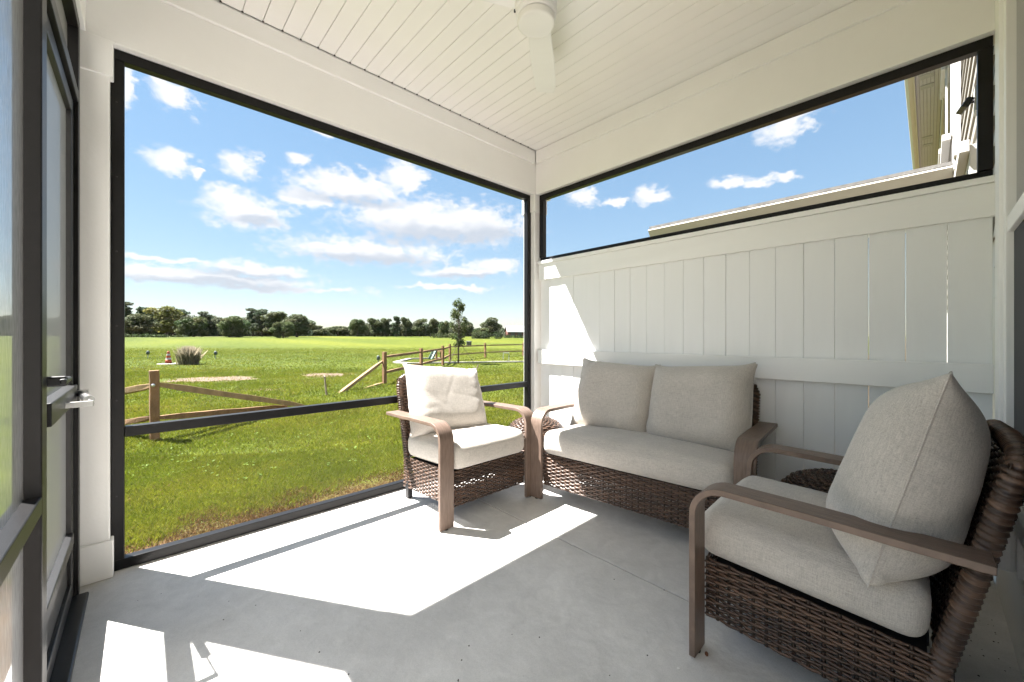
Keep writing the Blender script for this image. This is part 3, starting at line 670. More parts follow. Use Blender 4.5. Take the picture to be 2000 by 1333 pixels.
def pillow_mesh(w, h, pressure, seed, n=56, iters=260, thick=.11, slump=.25):
    """two square sheets sewn along the rim and blown up until the cloth wrinkles (position based cloth)"""
    r = np.random.default_rng(seed); m_ = max(8, int(n*h/w)); lx, ly = w/(n-1), h/(m_-1)
    gx, gy = np.meshgrid(np.linspace(-w/2, w/2, n), np.linspace(-h/2, h/2, m_), indexing='ij')
    rimm = np.zeros((n, m_), bool); rimm[0] = rimm[-1] = True; rimm[:, 0] = rimm[:, -1] = True
    N1 = n*m_; idA = np.arange(N1).reshape(n, m_); idB = idA.copy(); inner = ~rimm; idB[inner] = N1+np.arange(inner.sum())
    X = np.zeros((N1+inner.sum(), 3)); X[idA.ravel(), 0] = gx.ravel(); X[idA.ravel(), 1] = gy.ravel()
    ax_, ay_ = 2*gx/w, 2*gy/h; q_ = np.abs(ax_*ay_)**2.6; gx = gx*(1-.28*q_); gy = gy*(1-.28*q_)
    X[idA.ravel(), 0] = gx.ravel(); X[idA.ravel(), 1] = gy.ravel()
    prof = (1-(2*gx/w)**2)*(1-(2*gy/h)**2)
    X[idB[inner], 0] = gx[inner]; X[idB[inner], 1] = gy[inner]
    X[idA[inner], 2] = .02*prof[inner]+r.normal(0, .0012, inner.sum()); X[idB[inner], 2] = -.02*prof[inner]+r.normal(0, .0012, inner.sum())
    E, Lr, K = [], [], []
    for I in (idA, idB):
        for (sx, sy, k) in ((1, 0, 1.), (0, 1, 1.), (1, 1, .35), (1, -1, .35), (2, 0, .22), (0, 2, .22)):
            a = I[max(0, -sx):n-max(0, sx), max(0, -sy):m_-max(0, sy)]; b_ = I[max(0, sx):, :][:, max(0, sy):] if sy >= 0 else I[sx:, :m_+sy]
            if sy < 0: a = I[:n-sx, -sy:]
            E.append(np.stack([a.ravel(), b_.ravel()], 1)); l0 = math.hypot(sx*lx, sy*ly); Lr.append(np.full(a.size, l0)); K.append(np.full(a.size, k))
    E = np.vstack(E); Lr = np.concatenate(Lr); K = np.concatenate(K); nv = len(X)
    cnt = np.bincount(E.ravel(), minlength=nv).astype(float)
    T = []
    for I, fl_ in ((idA, 0), (idB, 1)):
        a, b_, c, d = I[:-1, :-1].ravel(), I[1:, :-1].ravel(), I[1:, 1:].ravel(), I[:-1, 1:].ravel()
        T.append(np.stack([a, b_, c, d], 1) if not fl_ else np.stack([a, d, c, b_], 1))
    Q = np.vstack(T); vel = np.zeros_like(X)
    for it in range(iters):
        e1 = X[Q[:, 2]]-X[Q[:, 0]]; e2 = X[Q[:, 3]]-X[Q[:, 1]]; fn = np.cross(e1, e2)*.125
        Fp = np.zeros_like(X)
        for c in range(4):
            for ax in range(3): Fp[:, ax] += np.bincount(Q[:, c], weights=fn[:, ax], minlength=nv)
        vel = vel*.9+Fp*pressure; old = X.copy(); X = X+vel
        for sub in range(5):
            dv = X[E[:, 1]]-X[E[:, 0]]; ln = np.linalg.norm(dv, axis=1)+1e-9; st = (ln-Lr)/ln
            st = np.where(st < 0, st*.10, st)                 # cloth resists stretch more than compression
            cr = dv*(st*K*.5)[:, None]; D = np.zeros_like(X)
            for ax in range(3): D[:, ax] = np.bincount(E[:, 0], weights=cr[:, ax], minlength=nv)-np.bincount(E[:, 1], weights=cr[:, ax], minlength=nv)
            X = X+D/cnt[:, None]*5.0
        zc = X[:, 2]; lim = thick; over = np.abs(zc) > lim*.8
        X[:, 2] = np.where(over, np.sign(zc)*(lim*.8+lim*.2*np.tanh((np.abs(zc)-lim*.8)/(lim*.2))), zc)
        vel = (X-old)*.9
    # pleats pulled in by the seam, and a few long soft creases
    for I, sg in ((idA, 1), (idB, -1)):
        ii, jj = np.meshgrid(np.arange(n), np.arange(m_), indexing='ij'); de = np.stack([ii*lx, (n-1-ii)*lx, jj*ly, (m_-1-jj)*ly]); k_ = de.argmin(0); d_ = de.min(0)
        s_ = np.where(k_ < 2, jj*ly, ii*lx)+k_*3.1
        amp_ = np.clip((vnoise(s_, s_*0+seed, 5, seed+40)-.35)*2.2, 0, 1)
        pl = (vnoise(s_+d_*.25, s_*0+.3, 30, seed+41)-.5)+.6*(vnoise(s_-d_*.3, s_*0+.7, 55, seed+42)-.5)
        dz = .030*amp_*pl*np.exp(-d_/.055)*np.clip(d_/.02, 0, 1)
        a0 = seed*1.7
        for c_ in range(3):
            th_ = a0+c_*1.3; cx_, cy_ = .12*math.cos(a0*2+c_*2), .10*math.sin(a0+c_*3); px_, py_ = (gx-cx_)*math.cos(th_)+(gy-cy_)*math.sin(th_), -(gx-cx_)*math.sin(th_)+(gy-cy_)*math.cos(th_)
            dz = dz-.0012*np.exp(-(py_+.25*px_**2)**2/.00012)*np.exp(-px_**2/.012)*(d_ > 0)
        X[I[inner], 2] += sg*dz[inner]
    # stuffing sinks a little: fuller near the lower edge
    yy = X[:, 1]/h; X[:, 2] *= 1-slump*yy
    me = np_mesh('pillow', X, Q); me.polygons.foreach_set('use_smooth', [True]*len(me.polygons))
    # seam cord on the rim
    return me, np.concatenate([idA[:, 0], idA[-1, 1:], idA[::-1, -1][1:], idA[0, ::-1][1:-1]]), X
PILLOWS = {}
def pillow(kind, loc, rot, label, scale=(1, 1, 1)):
    if kind not in PILLOWS:
        w, h, sd_, th = {'chair': (.58, .52, 11, .12), 'love_a': (.58, .54, 5, .125), 'love_b': (.62, .55, 23, .13), 'near': (.60, .59, 31, .16)}[kind]
        me, rim, X = pillow_mesh(w, h, 4.0, sd_, thick=th); PILLOWS[kind] = (me, rim, X)
    me, rim, X = PILLOWS[kind]
    o = link('pillow', me, 'linen'); o.location = loc; o.rotation_euler = rot; o.scale = scale
    sm = o.modifiers.new('sub', 'SUBSURF'); sm.levels = 1; sm.render_levels = 1
    tag(o, label, 'pillow')
    pts = [tuple(X[i]) for i in rim]+[tuple(X[rim[0]])]
    s = MB().tube(pts, .0024, 6, cap=False).build('seam', 'linen', o, smooth=True)
    return o

# ------------------------------------------------------------------ seating
def arm_path(D, H, rad, tip):
    """bent flat arm in the local YZ plane: floor at the front, up, round, back"""
    P = [(-D/2, 0.006), (-D/2, H*.35), (-D/2, H-rad)]
    for i in range(1, 10):
        a = i/10*math.pi/2; P.append((-D/2+rad*(1-math.cos(a)), H-rad+rad*math.sin(a)))
    P += [(-D/2+rad, H), (0, H-.004), (D/2*.5, H-.010), (D/2+tip, H-.014)]
    return P
def arm_obj(parent, x, D, H, mirror):
    P = arm_path(D, H, .095, .02); V, Fq = [], []; w, t = .047, .0105; k = len(P)
    for i, (y, z) in enumerate(P):
        a, b_ = P[max(i-1, 0)], P[min(i+1, k-1)]; dy, dz = b_[0]-a[0], b_[1]-a[1]; l = math.hypot(dy, dz); ny, nz = -dz/l, dy/l
        for (s, q) in ((-w, -t), (w, -t), (w, t), (-w, t)): V.append((s, y+ny*q, z+nz*q))
    for i in range(k-1):
        for j in range(4): Fq.append((i*4+j, i*4+(j+1) % 4, i*4+4+(j+1) % 4, i*4+4+j))
    Fq += [(3, 2, 1, 0), tuple(4*(k-1)+j for j in range(4))]
    me = bpy.data.meshes.new('arm'); me.from_pydata(V, [], Fq); me.update(); me.polygons.foreach_set('use_smooth', [True]*len(me.polygons))
    o = link('arm', me, 'arm_wood', parent, .003); o.location = (x, 0, 0)
    o.modifiers['bevel'].harden_normals = True
    g = MB().lathe([(.010, 0), (.012, .002), (.012, .006)], 10).build('glide', 'black_plastic', o); g.location = (0, -D/2, 0)
    for yy, zz in ((D/2*.55, H-.002),):
        s = MB().lathe([(.004, 0), (.003, .0015)], 8).build('screw', 'steel', o); s.location = (0, yy, zz)
    return o
def seat(name, bodyw, label, cat, seed):
    """wicker seat with bent wooden arms; local front is -Y, origin on the floor at the middle"""
    D, H = .64, .59; hw_ = bodyw/2; root = empty(name); tag(root, label, cat)
    yf, yb = -D/2+.012, D/2-.06; z0, z1 = .105, .315
    ax = hw_+.056
    arm_obj(root, -ax, D, H, -1); arm_obj(root, ax, D, H, 1)
    wick('front_panel', weave(plane_patch((-hw_, yf, z0), (1, 0, 0), (0, 0, 1), (0, -1, 0)), bodyw, z1-z0, seed=seed), root)
    for s in (-1, 1):
        wick('side_panel', weave(plane_patch((s*hw_, yf, z0), (0, 1, -.062), (0, 0, 1), (s, 0, 0)), yb-yf+.02, z1-z0, seed=seed+2+s), root)
    dk_ = MB().box(-hw_+.012, hw_-.012, -.26, .26, -.07, .0).build('seat_deck', 'wicker_core', root); dk_.location = (0, (yf+yb)/2, z1-.031); dk_.rotation_euler = (R(-3.5), 0, 0)
    # back: leaning panel between wrapped posts
    top, lean, zb = .80, .125, .27; tl = math.hypot(top-zb, lean); vd = (0, lean/tl, (top-zb)/tl); nd = (0, (top-zb)/tl, -lean/tl)
    yb0 = D/2-.062
    wick('back_panel', [weave(plane_patch((-hw_+.01, yb0+.022, zb), (1, 0, 0), vd, nd), bodyw-.02, tl, seed=seed+5), weave(plane_patch((hw_-.01, yb0-.010, zb), (-1, 0, 0), vd, tuple(-q for q in nd)), bodyw-.02, tl, seed=seed+6)], root)
    core = MB(); core.v = [(-hw_+.02, yb0+.000, zb), (hw_-.02, yb0+.000, zb), (hw_-.02, yb0+lean, top-.01), (-hw_+.02, yb0+lean, top-.01), (-hw_+.02, yb0+.012, zb), (hw_-.02, yb0+.012, zb), (hw_-.02, yb0+lean+.012, top-.01), (-hw_+.02, yb0+lean+.012, top-.01)]
    core.f = [(0, 3, 2, 1), (4, 5, 6, 7), (0, 1, 5, 4), (2, 3, 7, 6), (0, 4, 7, 3), (1, 2, 6, 5)]; core.build('back_core', 'wicker_core', root)
    path = [(-hw_+.012, yb0-.025, .09), (-hw_+.012, yb0+.005, zb), (-hw_+.012, yb0+lean*.92, top-.05), (-hw_+.035, yb0+lean+.006, top-.006), (-hw_+.07, yb0+lean+.012, top+.012), (0, yb0+lean+.016, top+.020)]
    pth = path+[(-p[0], p[1], p[2]) for p in path[-2::-1]]
    wick('back_rim', wrapped(pth, .0205, .0225, seed=seed+8), root)
    for s in (-1, 1):
        box('rear_leg', 'black_plastic', s*(hw_-.012)-.018, s*(hw_-.012)+.018, yb0-.045, yb0-.005, 0.001, .12, root, .004)
    # side rails under the cushion edge
    for s in (-1, 1):
        box('arm_support', 'arm_wood', s*(hw_+.003)-.006, s*(hw_+.003)+.006, D/2-.17, D/2-.085, .545, .570, root, .003)
    cu = link('seat_cushion', box_cushion(bodyw+.012, D-.060, .160, .050, .026, seed), 'linen', root, smooth=True); cu.location = (0, -.046, .299+.080); cu.rotation_euler = (R(-3.5), 0, 0)
    sm = cu.modifiers.new('sub', 'SUBSURF'); sm.levels = 1; sm.render_levels = 1
    return root
def copy_tree(o, parent=None):
    c = o.copy(); COL.objects.link(c); c.parent = parent
    for ch in o.children: copy_tree(ch, c)
    return c
chair = seat('armchair', .575, 'brown wicker armchair with beige seat cushion in front of the rear screen', 'armchair', 40)
chair.location = (1.605, 2.205, 0)
chair2 = copy_tree(chair); chair2.location = (1.765, .245, 0); chair2.rotation_euler = (0, 0, R(181.5)); chair2['label'] = 'brown wicker armchair nearest the camera at the lower right, back to the house'
chair['group'] = chair2['group'] = 'wicker armchairs of the seating set'
love = seat('loveseat', 1.13, 'brown wicker two-seat loveseat with beige cushions along the white board wall', 'loveseat', 60)
love.location = (2.335, 1.245, 0); love.rotation_euler = (0, 0, R(-90+5.5))

pillow('chair', (1.575, 2.345, .655), (R(90-30), R(6), R(-8)), 'square beige back pillow on the armchair by the rear screen')
def on(root, x, y, z): return tuple(root.matrix_basis @ Vector((x, y, z)))
bpy.context.view_layer.update()
lz = love.rotation_euler.z
pillow('love_a', on(love, -.295, .16, .660), (R(90-20), R(3), lz+R(5)), 'beige back pillow on the loveseat, the one nearer the corner post')
pillow('love_b', on(love, .275, .145, .665), (R(90-21), R(-4), lz-R(7)), 'beige back pillow on the loveseat, the one nearer the near armchair')
cz = chair2.rotation_euler.z
pillow('near', on(chair2, .01, .19, .672), (R(90-15), R(-9), cz+R(2)), 'plump beige back pillow on the near armchair, seen from its side')

# wicker ottomans
def ottoman(loc, label, seed):
    o = empty('wicker_ottoman', loc); tag(o, label, 'ottoman', 'round wicker ottomans beside the seats')
    prof = [(.235, .02), (.262, .08), (.272, .16), (.268, .25), (.245, .325), (.19, .385), (.11, .42), (.03, .43)]
    pr = np.array(prof); seg = np.concatenate([[0], np.cumsum(np.linalg.norm(np.diff(pr, axis=0), axis=1))]); Lv = seg[-1]; Lu = 2*math.pi*.27
    def P(u, v):
        rr_ = np.interp(v, seg, pr[:, 0]); zz = np.interp(v, seg, pr[:, 1]); th = u/.27
        r2 = np.interp(v+.01, seg, pr[:, 0]); z2 = np.interp(v+.01, seg, pr[:, 1]); r1 = np.interp(v-.01, seg, pr[:, 0]); z1 = np.interp(v-.01, seg, pr[:, 1])
        dr_, dz_ = r2-r1, z2-z1; l = np.hypot(dr_, dz_)+1e-9; dr_, dz_ = dr_/l, dz_/l
        c, s = np.cos(th), np.sin(th); return np.stack([rr_*c, rr_*s, zz], 1), np.stack([dz_*c, dz_*s, -dr_], 1), np.stack([dr_*c, dr_*s, dz_], 1)
    wick('woven_shell', weave(P, Lu, Lv, pitch=.0145, stake=.05, hw=.0080, seed=seed), o)
    MB().lathe([(r-.012, z) for r, z in prof], 32).build('inner_drum', 'wicker_core', o, smooth=True)
    MB().lathe([(.20, 0.001), (.21, .004), (.21, .03)], 32).build('base_ring', 'black_plastic', o)
    return o
ottoman((2.40, 2.255, 0), 'round wicker ottoman in the corner between armchair and loveseat', 80)
ottoman((2.46, .30, 0), 'round wicker ottoman behind the near armchair by the board wall', 81)

# ------------------------------------------------------------------ small things on the floor
def floor_pt(u, v): d = ray(u, v); t = -CAM_H/d[2]; return d[0]*t, d[1]*t
def pebble(name, m, u, v, s, label, cat, squash=.6):
    x, y = floor_pt(u, v); r = random.Random(int(u)); prof = [(s*.4, 0.0), (s*.9, s*.25), (s, s*.5*squash+.002), (s*.7, s*squash+.002), (s*.2, s*1.2*squash+.002)]
    o = MB().lathe(prof, 9).build(name, m, None, smooth=True); o.location = (x, y, .0005); o.rotation_euler = (0, 0, r.uniform(0, 6)); o.scale = (1, r.uniform(.6, .9), 1); tag(o, label, cat); return o
pebble('seed_pod', 'seed', 1380, 1281, .0075, 'small red-brown seed pod on the concrete by the near armchair leg', 'seed pod', 1.2)
pebble('paint_chip', 'paper', 1325, 1307, .0045, 'tiny white chip on the concrete in front of the near armchair', 'chip', .2)
pebble('dirt_crumb', 'speck', 895, 1331, .004, 'dark crumb on the concrete at the bottom edge of the picture', 'crumb')
tw = empty('twig', (*floor_pt(625, 1157), .003)); tw_m = MB().tube([(-.028, -.01, 0), (0, .001, .001), (.03, .012, 0)], [.0009, .0012, .0007], 6).build('stem', 'stake_grey', tw)
a_, b_ = floor_pt(613, 1164), floor_pt(638, 1149); tw.rotation_euler = (0, 0, math.atan2(b_[1]-a_[1], b_[0]-a_[0])-.35); tag(tw, 'thin dry twig lying on the sunlit concrete', 'twig')
sp = MB(); r_ = random.Random(4)
for (u, v) in [(360, 1107), (387, 1165), (127, 1255), (447, 1175), (475, 1143), (180, 1157), (916, 1262), (1000, 1240), (560, 1120), (700, 1100)]+[(r_.uniform(1890, 1990), r_.uniform(1200, 1330)) for _ in range(26)]+[(r_.uniform(250, 1300), r_.uniform(1110, 1330)) for _ in range(22)]:
    x, y = floor_pt(u, v); s = r_.uniform(.0012, .0032)
    if y > YH+.02: sp.lathe([(s, .0002), (s*.8, s*.5), (s*.2, s*.8)], 6, (x, y, 0))
o = sp.build('floor_grit', 'speck'); o['kind'] = 'stuff'; o['label'] = 'scattered dark specks of grit and dried leaf on the concrete'; o['category'] = 'grit'

# ------------------------------------------------------------------ split rail fence
def hewn(p0, p1, w, h, name, m, parent, seed, taper=.55):
    """rough squared timber between two points"""
    r = random.Random(seed); p0, p1 = Vector(p0), Vector(p1); d = (p1-p0); L_ = d.length; d.normalize()
    up = Vector((0, 0, 1)) if abs(d.z) < .9 else Vector((1, 0, 0)); a = d.cross(up).normalized(); b_ = a.cross(d).normalized(); mb = MB(); n = 8
    for i in range(n):
        s = i/(n-1); k = 1-(1-taper)*max(0, abs(2*s-1)-.75)/.25 if taper < 1 else 1
        for (q, e) in ((-1, -.75), (1, -.85), (.9, .9), (-.85, .8)):
            mb.v.append(tuple(p0+d*(s*L_)+a*(q*w/2*k+r.uniform(-.004, .004))+b_*(e*h/2*k+r.uniform(-.005, .005))-parent.location))
    for i in range(n-1):
        for j in range(4): mb.f.append((i*4+j, i*4+(j+1) % 4, i*4+4+(j+1) % 4, i*4+4+j))
    mb.f += [(3, 2, 1, 0), tuple(4*(n-1)+j for j in range(4))]
    return mb.build(name, m, parent, .006)
def fpost(x, y, parent, hgt=.95, seed=0):
    z = float(gz(x, y)); r = random.Random(seed); dx, dy = r.uniform(-.015, .015), r.uniform(-.015, .015)
    o = hewn((x, y, z-.1), (x+dx, y+dy, z+hgt), .125, .12, 'post', 'timber', parent, seed, 1.0)
    return (x, y, z)
def bolt(p, parent):
    o = MB().lathe([(.022, 0), (.022, .006), (.012, .018), (.004, .02)], 10).build('bolt', 'steel', parent); d = Vector((-p[0], -p[1], 0)).normalized()
    o.location = Vector(p)+d*.066-parent.location; o.rotation_euler = d.to_track_quat('Z', 'Y').to_euler()
Ax, Ay = at_depth(303, 5.28)
f1 = empty('split_rail_fence', (Ax, Ay, float(gz(Ax, Ay)))); tag(f1, 'split rail fence section at the left with one leg post and sagging rails', 'fence')
f1['label'] = 'left stretch of brown split rail fence with a fallen rail end'
pa = fpost(Ax, Ay, f1, .945, 1)
def G(u, t, h): x, y = at_depth(u, t); return (x, y, float(gz(x, y))+h)
def Z(u, v, t): x, y = at_depth(u, t); return (x, y, CAM_H+(CY-v)/F_PX*t)
hewn(Z(300, 750, 5.28), Z(592, 793, 7.6), .09, .10, 'rail', 'timber_pale', f1, 2)
hewn(Z(300, 817, 5.28), Z(560, 794, 7.4), .09, .09, 'rail', 'timber', f1, 3)
hewn(Z(305, 752, 5.28), Z(120, 790, 5.9), .09, .10, 'rail', 'timber_pale', f1, 4)
hewn(Z(305, 815, 5.28), Z(120, 846, 5.9), .09, .09, 'rail', 'timber', f1, 5)
bolt(Z(299, 752, 5.25), f1)
Bx, By = at_depth(751, 11.6)
f2 = empty('split_rail_fence', (Bx, By, float(gz(Bx, By)))); tag(f2, 'long far stretch of brown split rail fence running to the right beyond the armchair', 'fence')
FP = [(751, 11.6), (823, 15.2), (865, 18.9), (879, 22.2), (948, 25.5), (1022, 28), (1110, 30.5)]
PP = [fpost(*at_depth(u, t), f2, .95, 10+i) for i, (u, t) in enumerate(FP)]
for i in range(len(PP)-1):
    for (h, sd_) in ((.80, 30), (.34, 50)):
        a, b_ = PP[i], PP[i+1]; hewn((a[0], a[1], a[2]+h), (b_[0], b_[1], b_[2]+h), .085, .095, 'rail', 'timber' if i < 3 else 'timber_pale', f2, sd_+i)
hewn(Z(747, 706, 11.6), Z(652, 778, 9.6), .09, .10, 'rail', 'timber_pale', f2, 70)
hewn(Z(747, 749, 11.6), Z(678, 771, 10.0), .08, .08, 'rail', 'timber_pale', f2, 71)
sk = empty('wooden_stake', G(637, 9.35, 0)); hewn(G(638, 9.35, -.02), Z(634, 735, 9.2), .06, .04, 'shaft', 'stake_grey', sk, 77, 1.0); tag(sk, 'short grey wooden stake standing alone in the lawn left of the far fence', 'stake')
sk2 = empty('leaning_stake', G(925, 12.5, 0)); hewn(G(923, 12.5, -.02), Z(934, 713, 12.3), .035, .035, 'shaft', 'stake_grey', sk2, 78, 1.0)
hewn(Z(931, 722, 12.35), Z(925, 716, 12.4), .02, .02, 'side_twig', 'stake_grey', sk2, 79, 1.0); tag(sk2, 'thin dark stake leaning in the lawn behind the armchair pillow', 'stake')

# ------------------------------------------------------------------ trees
def leaf_cloud(pts, nrm, size, cols, r):
    n = len(pts); a = r.normal(0, 1, (n, 3)); nn = nrm+.75*a; nn /= np.linalg.norm(nn, axis=1, keepdims=True)
    t = np.cross(nn, r.normal(0, 1, (n, 3))); t /= np.linalg.norm(t, axis=1, keepdims=True)+1e-9; b_ = np.cross(nn, t)
    s = size*r.uniform(.55, 1.35, (n, 1)); V = np.stack([pts-t*s, pts-b_*s*.62, pts+t*s, pts+b_*s*.62], 1).reshape(-1, 3)
    return V, np.arange(4*n).reshape(n, 4), np.repeat(cols, 4, 0)
def crown_mesh(lobes, per, size, base, seed, name='crown', fill=.55):
    """leaf faces spread through lobes (centre, radii)"""
    r = np.random.default_rng(seed); P, Nn, C = [], [], []
    for (c, rad) in lobes:
        c, rad = np.array(c), np.array(rad); n = int(per*(rad[0]*rad[1]*rad[2])**(2/3)); d = r.normal(0, 1, (n, 3)); d /= np.linalg.norm(d, axis=1, keepdims=True)
        f = 1-fill*r.random((n, 1))**2.2; lump = 1+.28*(vnoise(d[:, 0]*2+5, d[:, 1]*2+d[:, 2]*1.7+5, 2.2, seed+3)-.5)[:, None]
        P.append(c+d*rad*f*lump); Nn.append(d); tone = (1+r.normal(0, .12))*np.clip(r.normal(1, .24, (n, 1)), .45, 1.7); hue = np.array([1+.25*r.normal(0, .4), 1, 1]); C.append(np.clip(np.array(base)*tone*hue, .005, .5))
    V, F, Cc = leaf_cloud(np.vstack(P), np.vstack(Nn), size, np.vstack(C), r); return np_mesh(name, V, F, Cc)
def tree_meshes(kind, seed):
    """unit tree about 10 m tall"""
    r = random.Random(seed); lobes = []; mb = MB()
    if kind == 'oak':
        n = 26
        for i in range(n):
            a = r.uniform(0, 6.28); q = r.uniform(.4, 3.4)*1.0; z = r.uniform(1.3, 8.8); q *= math.sqrt(max(.1, 1-((z-5)/4.6)**2)); s = r.uniform(1.1, 1.9); lobes.append(((q*math.cos(a), q*math.sin(a), z), (s*1.15, s*1.15, s*.85)))
        th = .32
    elif kind == 'round':
        for i in range(24):
            a = r.uniform(0, 6.28); q = r.uniform(.5, 4.3); z = r.uniform(1.0, 8.4); q *= math.sqrt(max(.08, 1-((z-4.2)/5.2)**2)); s = r.uniform(1.3, 2.0); lobes.append(((q*math.cos(a), q*math.sin(a), z), (s, s, s*.9)))
        th = .3
    elif kind == 'pine':
        for i in range(26):
            a = r.uniform(0, 6.28); z = r.uniform(1.8, 9.5); q = r.uniform(.2, 2.2)*(1.2-(z-1.8)/9); s = r.uniform(.7, 1.25); lobes.append(((q*math.cos(a), q*math.sin(a), z), (s*1.2, s*1.2, s*.62)))
        th = .2
    else:  # tall broad
        for i in range(26):
            a = r.uniform(0, 6.28); z = r.uniform(1.2, 9.0); q = r.uniform(.2, 2.3); s = r.uniform(.9, 1.5); lobes.append(((q*math.cos(a), q*math.sin(a), z), (s, s, s)))
        th = .26
    base = {'oak': (.088, .102, .052), 'round': (.090, .110, .046), 'pine': (.078, .092, .056), 'tall': (.092, .106, .052)}[kind]  # leaf tones lightened and greyed to stand in for distance haze
    cr = crown_mesh(lobes, 150, .30, base, seed)
    mb.tube([(0, 0, -.6), (.05, .02, 1.2), (.0, .08, 3.2), (.08, .0, 6.0), (.05, .05, 8.0)], [th*1.35, th, th*.8, th*.45, th*.15], 8)
    for (c, rad) in lobes[:9]:
        z0 = max(1.4, c[2]*.55); mb.tube([(0, 0, z0), (c[0]*.5, c[1]*.5, (z0+c[2])/2+.2), c], [th*.42, th*.28, th*.1], 6)
    return cr, mb.mesh('trunk')
TM = {}
for kind in ('oak', 'round', 'pine', 'tall'):
    TM[kind] = [tree_meshes(kind, 100+hash_ + len(kind)*7) for hash_ in (1, 2, 3)]
tcount = 0
def tree(kind, u, top, wpx, t, label, base_v=None, var=None):
    global tcount
    x, y = at_depth(u, t); zg = float(gz(x, y)); hgt = CAM_H+(CY-top)/F_PX*t-zg; wid = wpx/F_PX*t
    unit_w = {'oak': 8.2, 'round': 9.6, 'pine': 5.6, 'tall': 6.2}[kind]; cr, tk = TM[kind][(tcount if var is None else var) % 3]; tcount += 1
    o = empty('tree', (x, y, zg), random.Random(tcount).uniform(0, 6.28)); k = hgt/10.0; o.scale = (wid/unit_w, wid/unit_w, k)
    link('crown', cr, 'leaf', o); link('trunk', tk, 'bark', o, smooth=True); tag(o, label, 'tree', 'trees along the edge of the field'); return o
TL = 'along the edge of the field'
for a in [
 ('pine', 242, 588, 46, 120, 'tall dark pine at the left end of the far tree line, beside the white post'),
 ('oak', 262, 615, 70, 112, 'broad dark oak second from the left end of the far tree line'),
 ('pine', 282, 600, 40, 140, 'slender pine rising just left of the pale yellow-green tree'),
 ('tall', 326, 598, 60, 128, 'yellow-green tree with a pale crown in the left woods'),
 ('pine', 352, 604, 44, 142, 'dark pine just right of the pale yellow-green tree'),
 ('round', 378, 617, 62, 110, 'rounded dark tree left of the gap in the woods'),
 ('pine', 398, 607, 40, 150, 'small pine showing above the rounded dark tree by the gap'),
 ('pine', 420, 622, 30, 170, 'low distant pine in the gap between the woods'),
 ('round', 449, 617, 66, 105, 'free-standing round bright green tree with flat base in front of the woods'),
 ('pine', 494, 601, 40, 135, 'tallest pine of the middle woods, with a notched top'),
 ('pine', 512, 604, 40, 130, 'dark pine right beside the tallest notched pine'),
 ('tall', 540, 609, 56, 128, 'broad dark tree in the centre of the middle woods'),
 ('oak', 580, 614, 56, 124, 'broad dark tree at the right end of the middle woods'),
 ('round', 553, 628, 40, 102, 'small pale green round tree in front of the middle woods'),
 ('oak', 620, 634, 40, 170, 'low distant tree right of the middle woods'),
 ('oak', 660, 637, 46, 190, 'lowest distant tree in the dip of the tree line'),
 ('round', 698, 623, 33, 150, 'compact round tree right of the dip in the tree line'),
 ('tall', 732, 622, 36, 150, 'first tree of the row of tall trees right of the dip'),
 ('tall', 755, 621, 34, 152, 'second tree of the row of tall trees right of the dip'),
 ('pine', 774, 618, 24, 148, 'narrow tree at the bright slit in the row of tall trees'),
 ('tall', 793, 620, 26, 150, 'tree just right of the bright slit in the row of tall trees'),
 ('tall', 820, 622, 36, 150, 'fourth tall tree of the row, left of the young staked tree'),
 ('tall', 846, 623, 28, 150, 'fifth tall tree of the row, left of the young staked tree'),
 ('round', 868, 626, 26, 146, 'tree seen just left of the young staked tree'),
 ('oak', 908, 628, 34, 150, 'tree seen behind the young staked tree'),
 ('oak', 960, 622, 44, 150, 'broad tree left of the white roofed barn'),
 ('round', 940, 640, 40, 140, 'low bushy tree left of the barn'),
]: tree(*a)
# pale crown for the yellow-green tree
pale = crown_mesh([((math.cos(i*2.4)*1.9*((i % 3)+.4)/2, math.sin(i*2.4)*1.9*((i % 3)+.4)/2, 2.2+i*.55), (1.3, 1.3, 1.1)) for i in range(13)], 150, .30, (.150, .148, .045), 909)
pale.materials.append(MATS['leaf'])
for o in list(bpy.data.objects):
    if o.get('label', '').startswith('yellow-green tree'):
        for ch in o.children:
            if ch.name.startswith('crown'): ch.data = pale
def woods():
    """the wood behind the single trees, which reads as one mass"""
    r = np.random.default_rng(8); lobes = []
    for (u0, u1, top, t, n) in ((150, 420, 612, 160, 170), (420, 610, 620, 160, 120), (600, 690, 641, 210, 60), (690, 880, 631, 175, 100), (880, 1130, 641, 165, 100), (-500, 160, 615, 150, 200)):
        for i in range(n):
            u = r.uniform(u0, u1); tt = t*r.uniform(.94, 1.12); x, y = at_depth(u, tt); g = float(gz(x, y)); h = CAM_H+(CY-top)/F_PX*tt-g
            s = r.uniform(1.6, 3.0); lobes.append(((x, y, g+max(.8, r.random()**.7*(h-s))), (s*1.3, s*1.3, s)))
    me = crown_mesh(lobes, 60, .42, (.080, .092, .054), 17, 'woodland'); o = link('woodland', me, 'leaf'); o['kind'] = 'stuff'; o['label'] = 'dark mass of woodland behind the single trees at the field edge'; o['category'] = 'woodland'  # haze of the far wood is mixed into its paler leaf colour
    lobes = []
    for (u0, u1, t, hh) in ((225, 292, 95, .8), (300, 335, 95, .7), (335, 360, 100, .5), (905, 985, 105, 1.7), (840, 905, 120, 1.3), (985, 1100, 120, .8)):
        for i in range(int((u1-u0)*t/F_PX*1.3)+3):
            u = r.uniform(u0, u1); x, y = at_depth(u, t*r.uniform(.99, 1.02)); lobes.append(((x, y, float(gz(x, y))+hh*.35), (1.0, 1.0, hh*r.uniform(.5, .8))))
    o = link('hedge', crown_mesh(lobes, 130, .2, (.045, .062, .022), 18, 'hedge'), 'leaf'); o['kind'] = 'stuff'; o['label'] = 'low scrubby hedge along the far side of the field'; o['category'] = 'hedge'
woods()

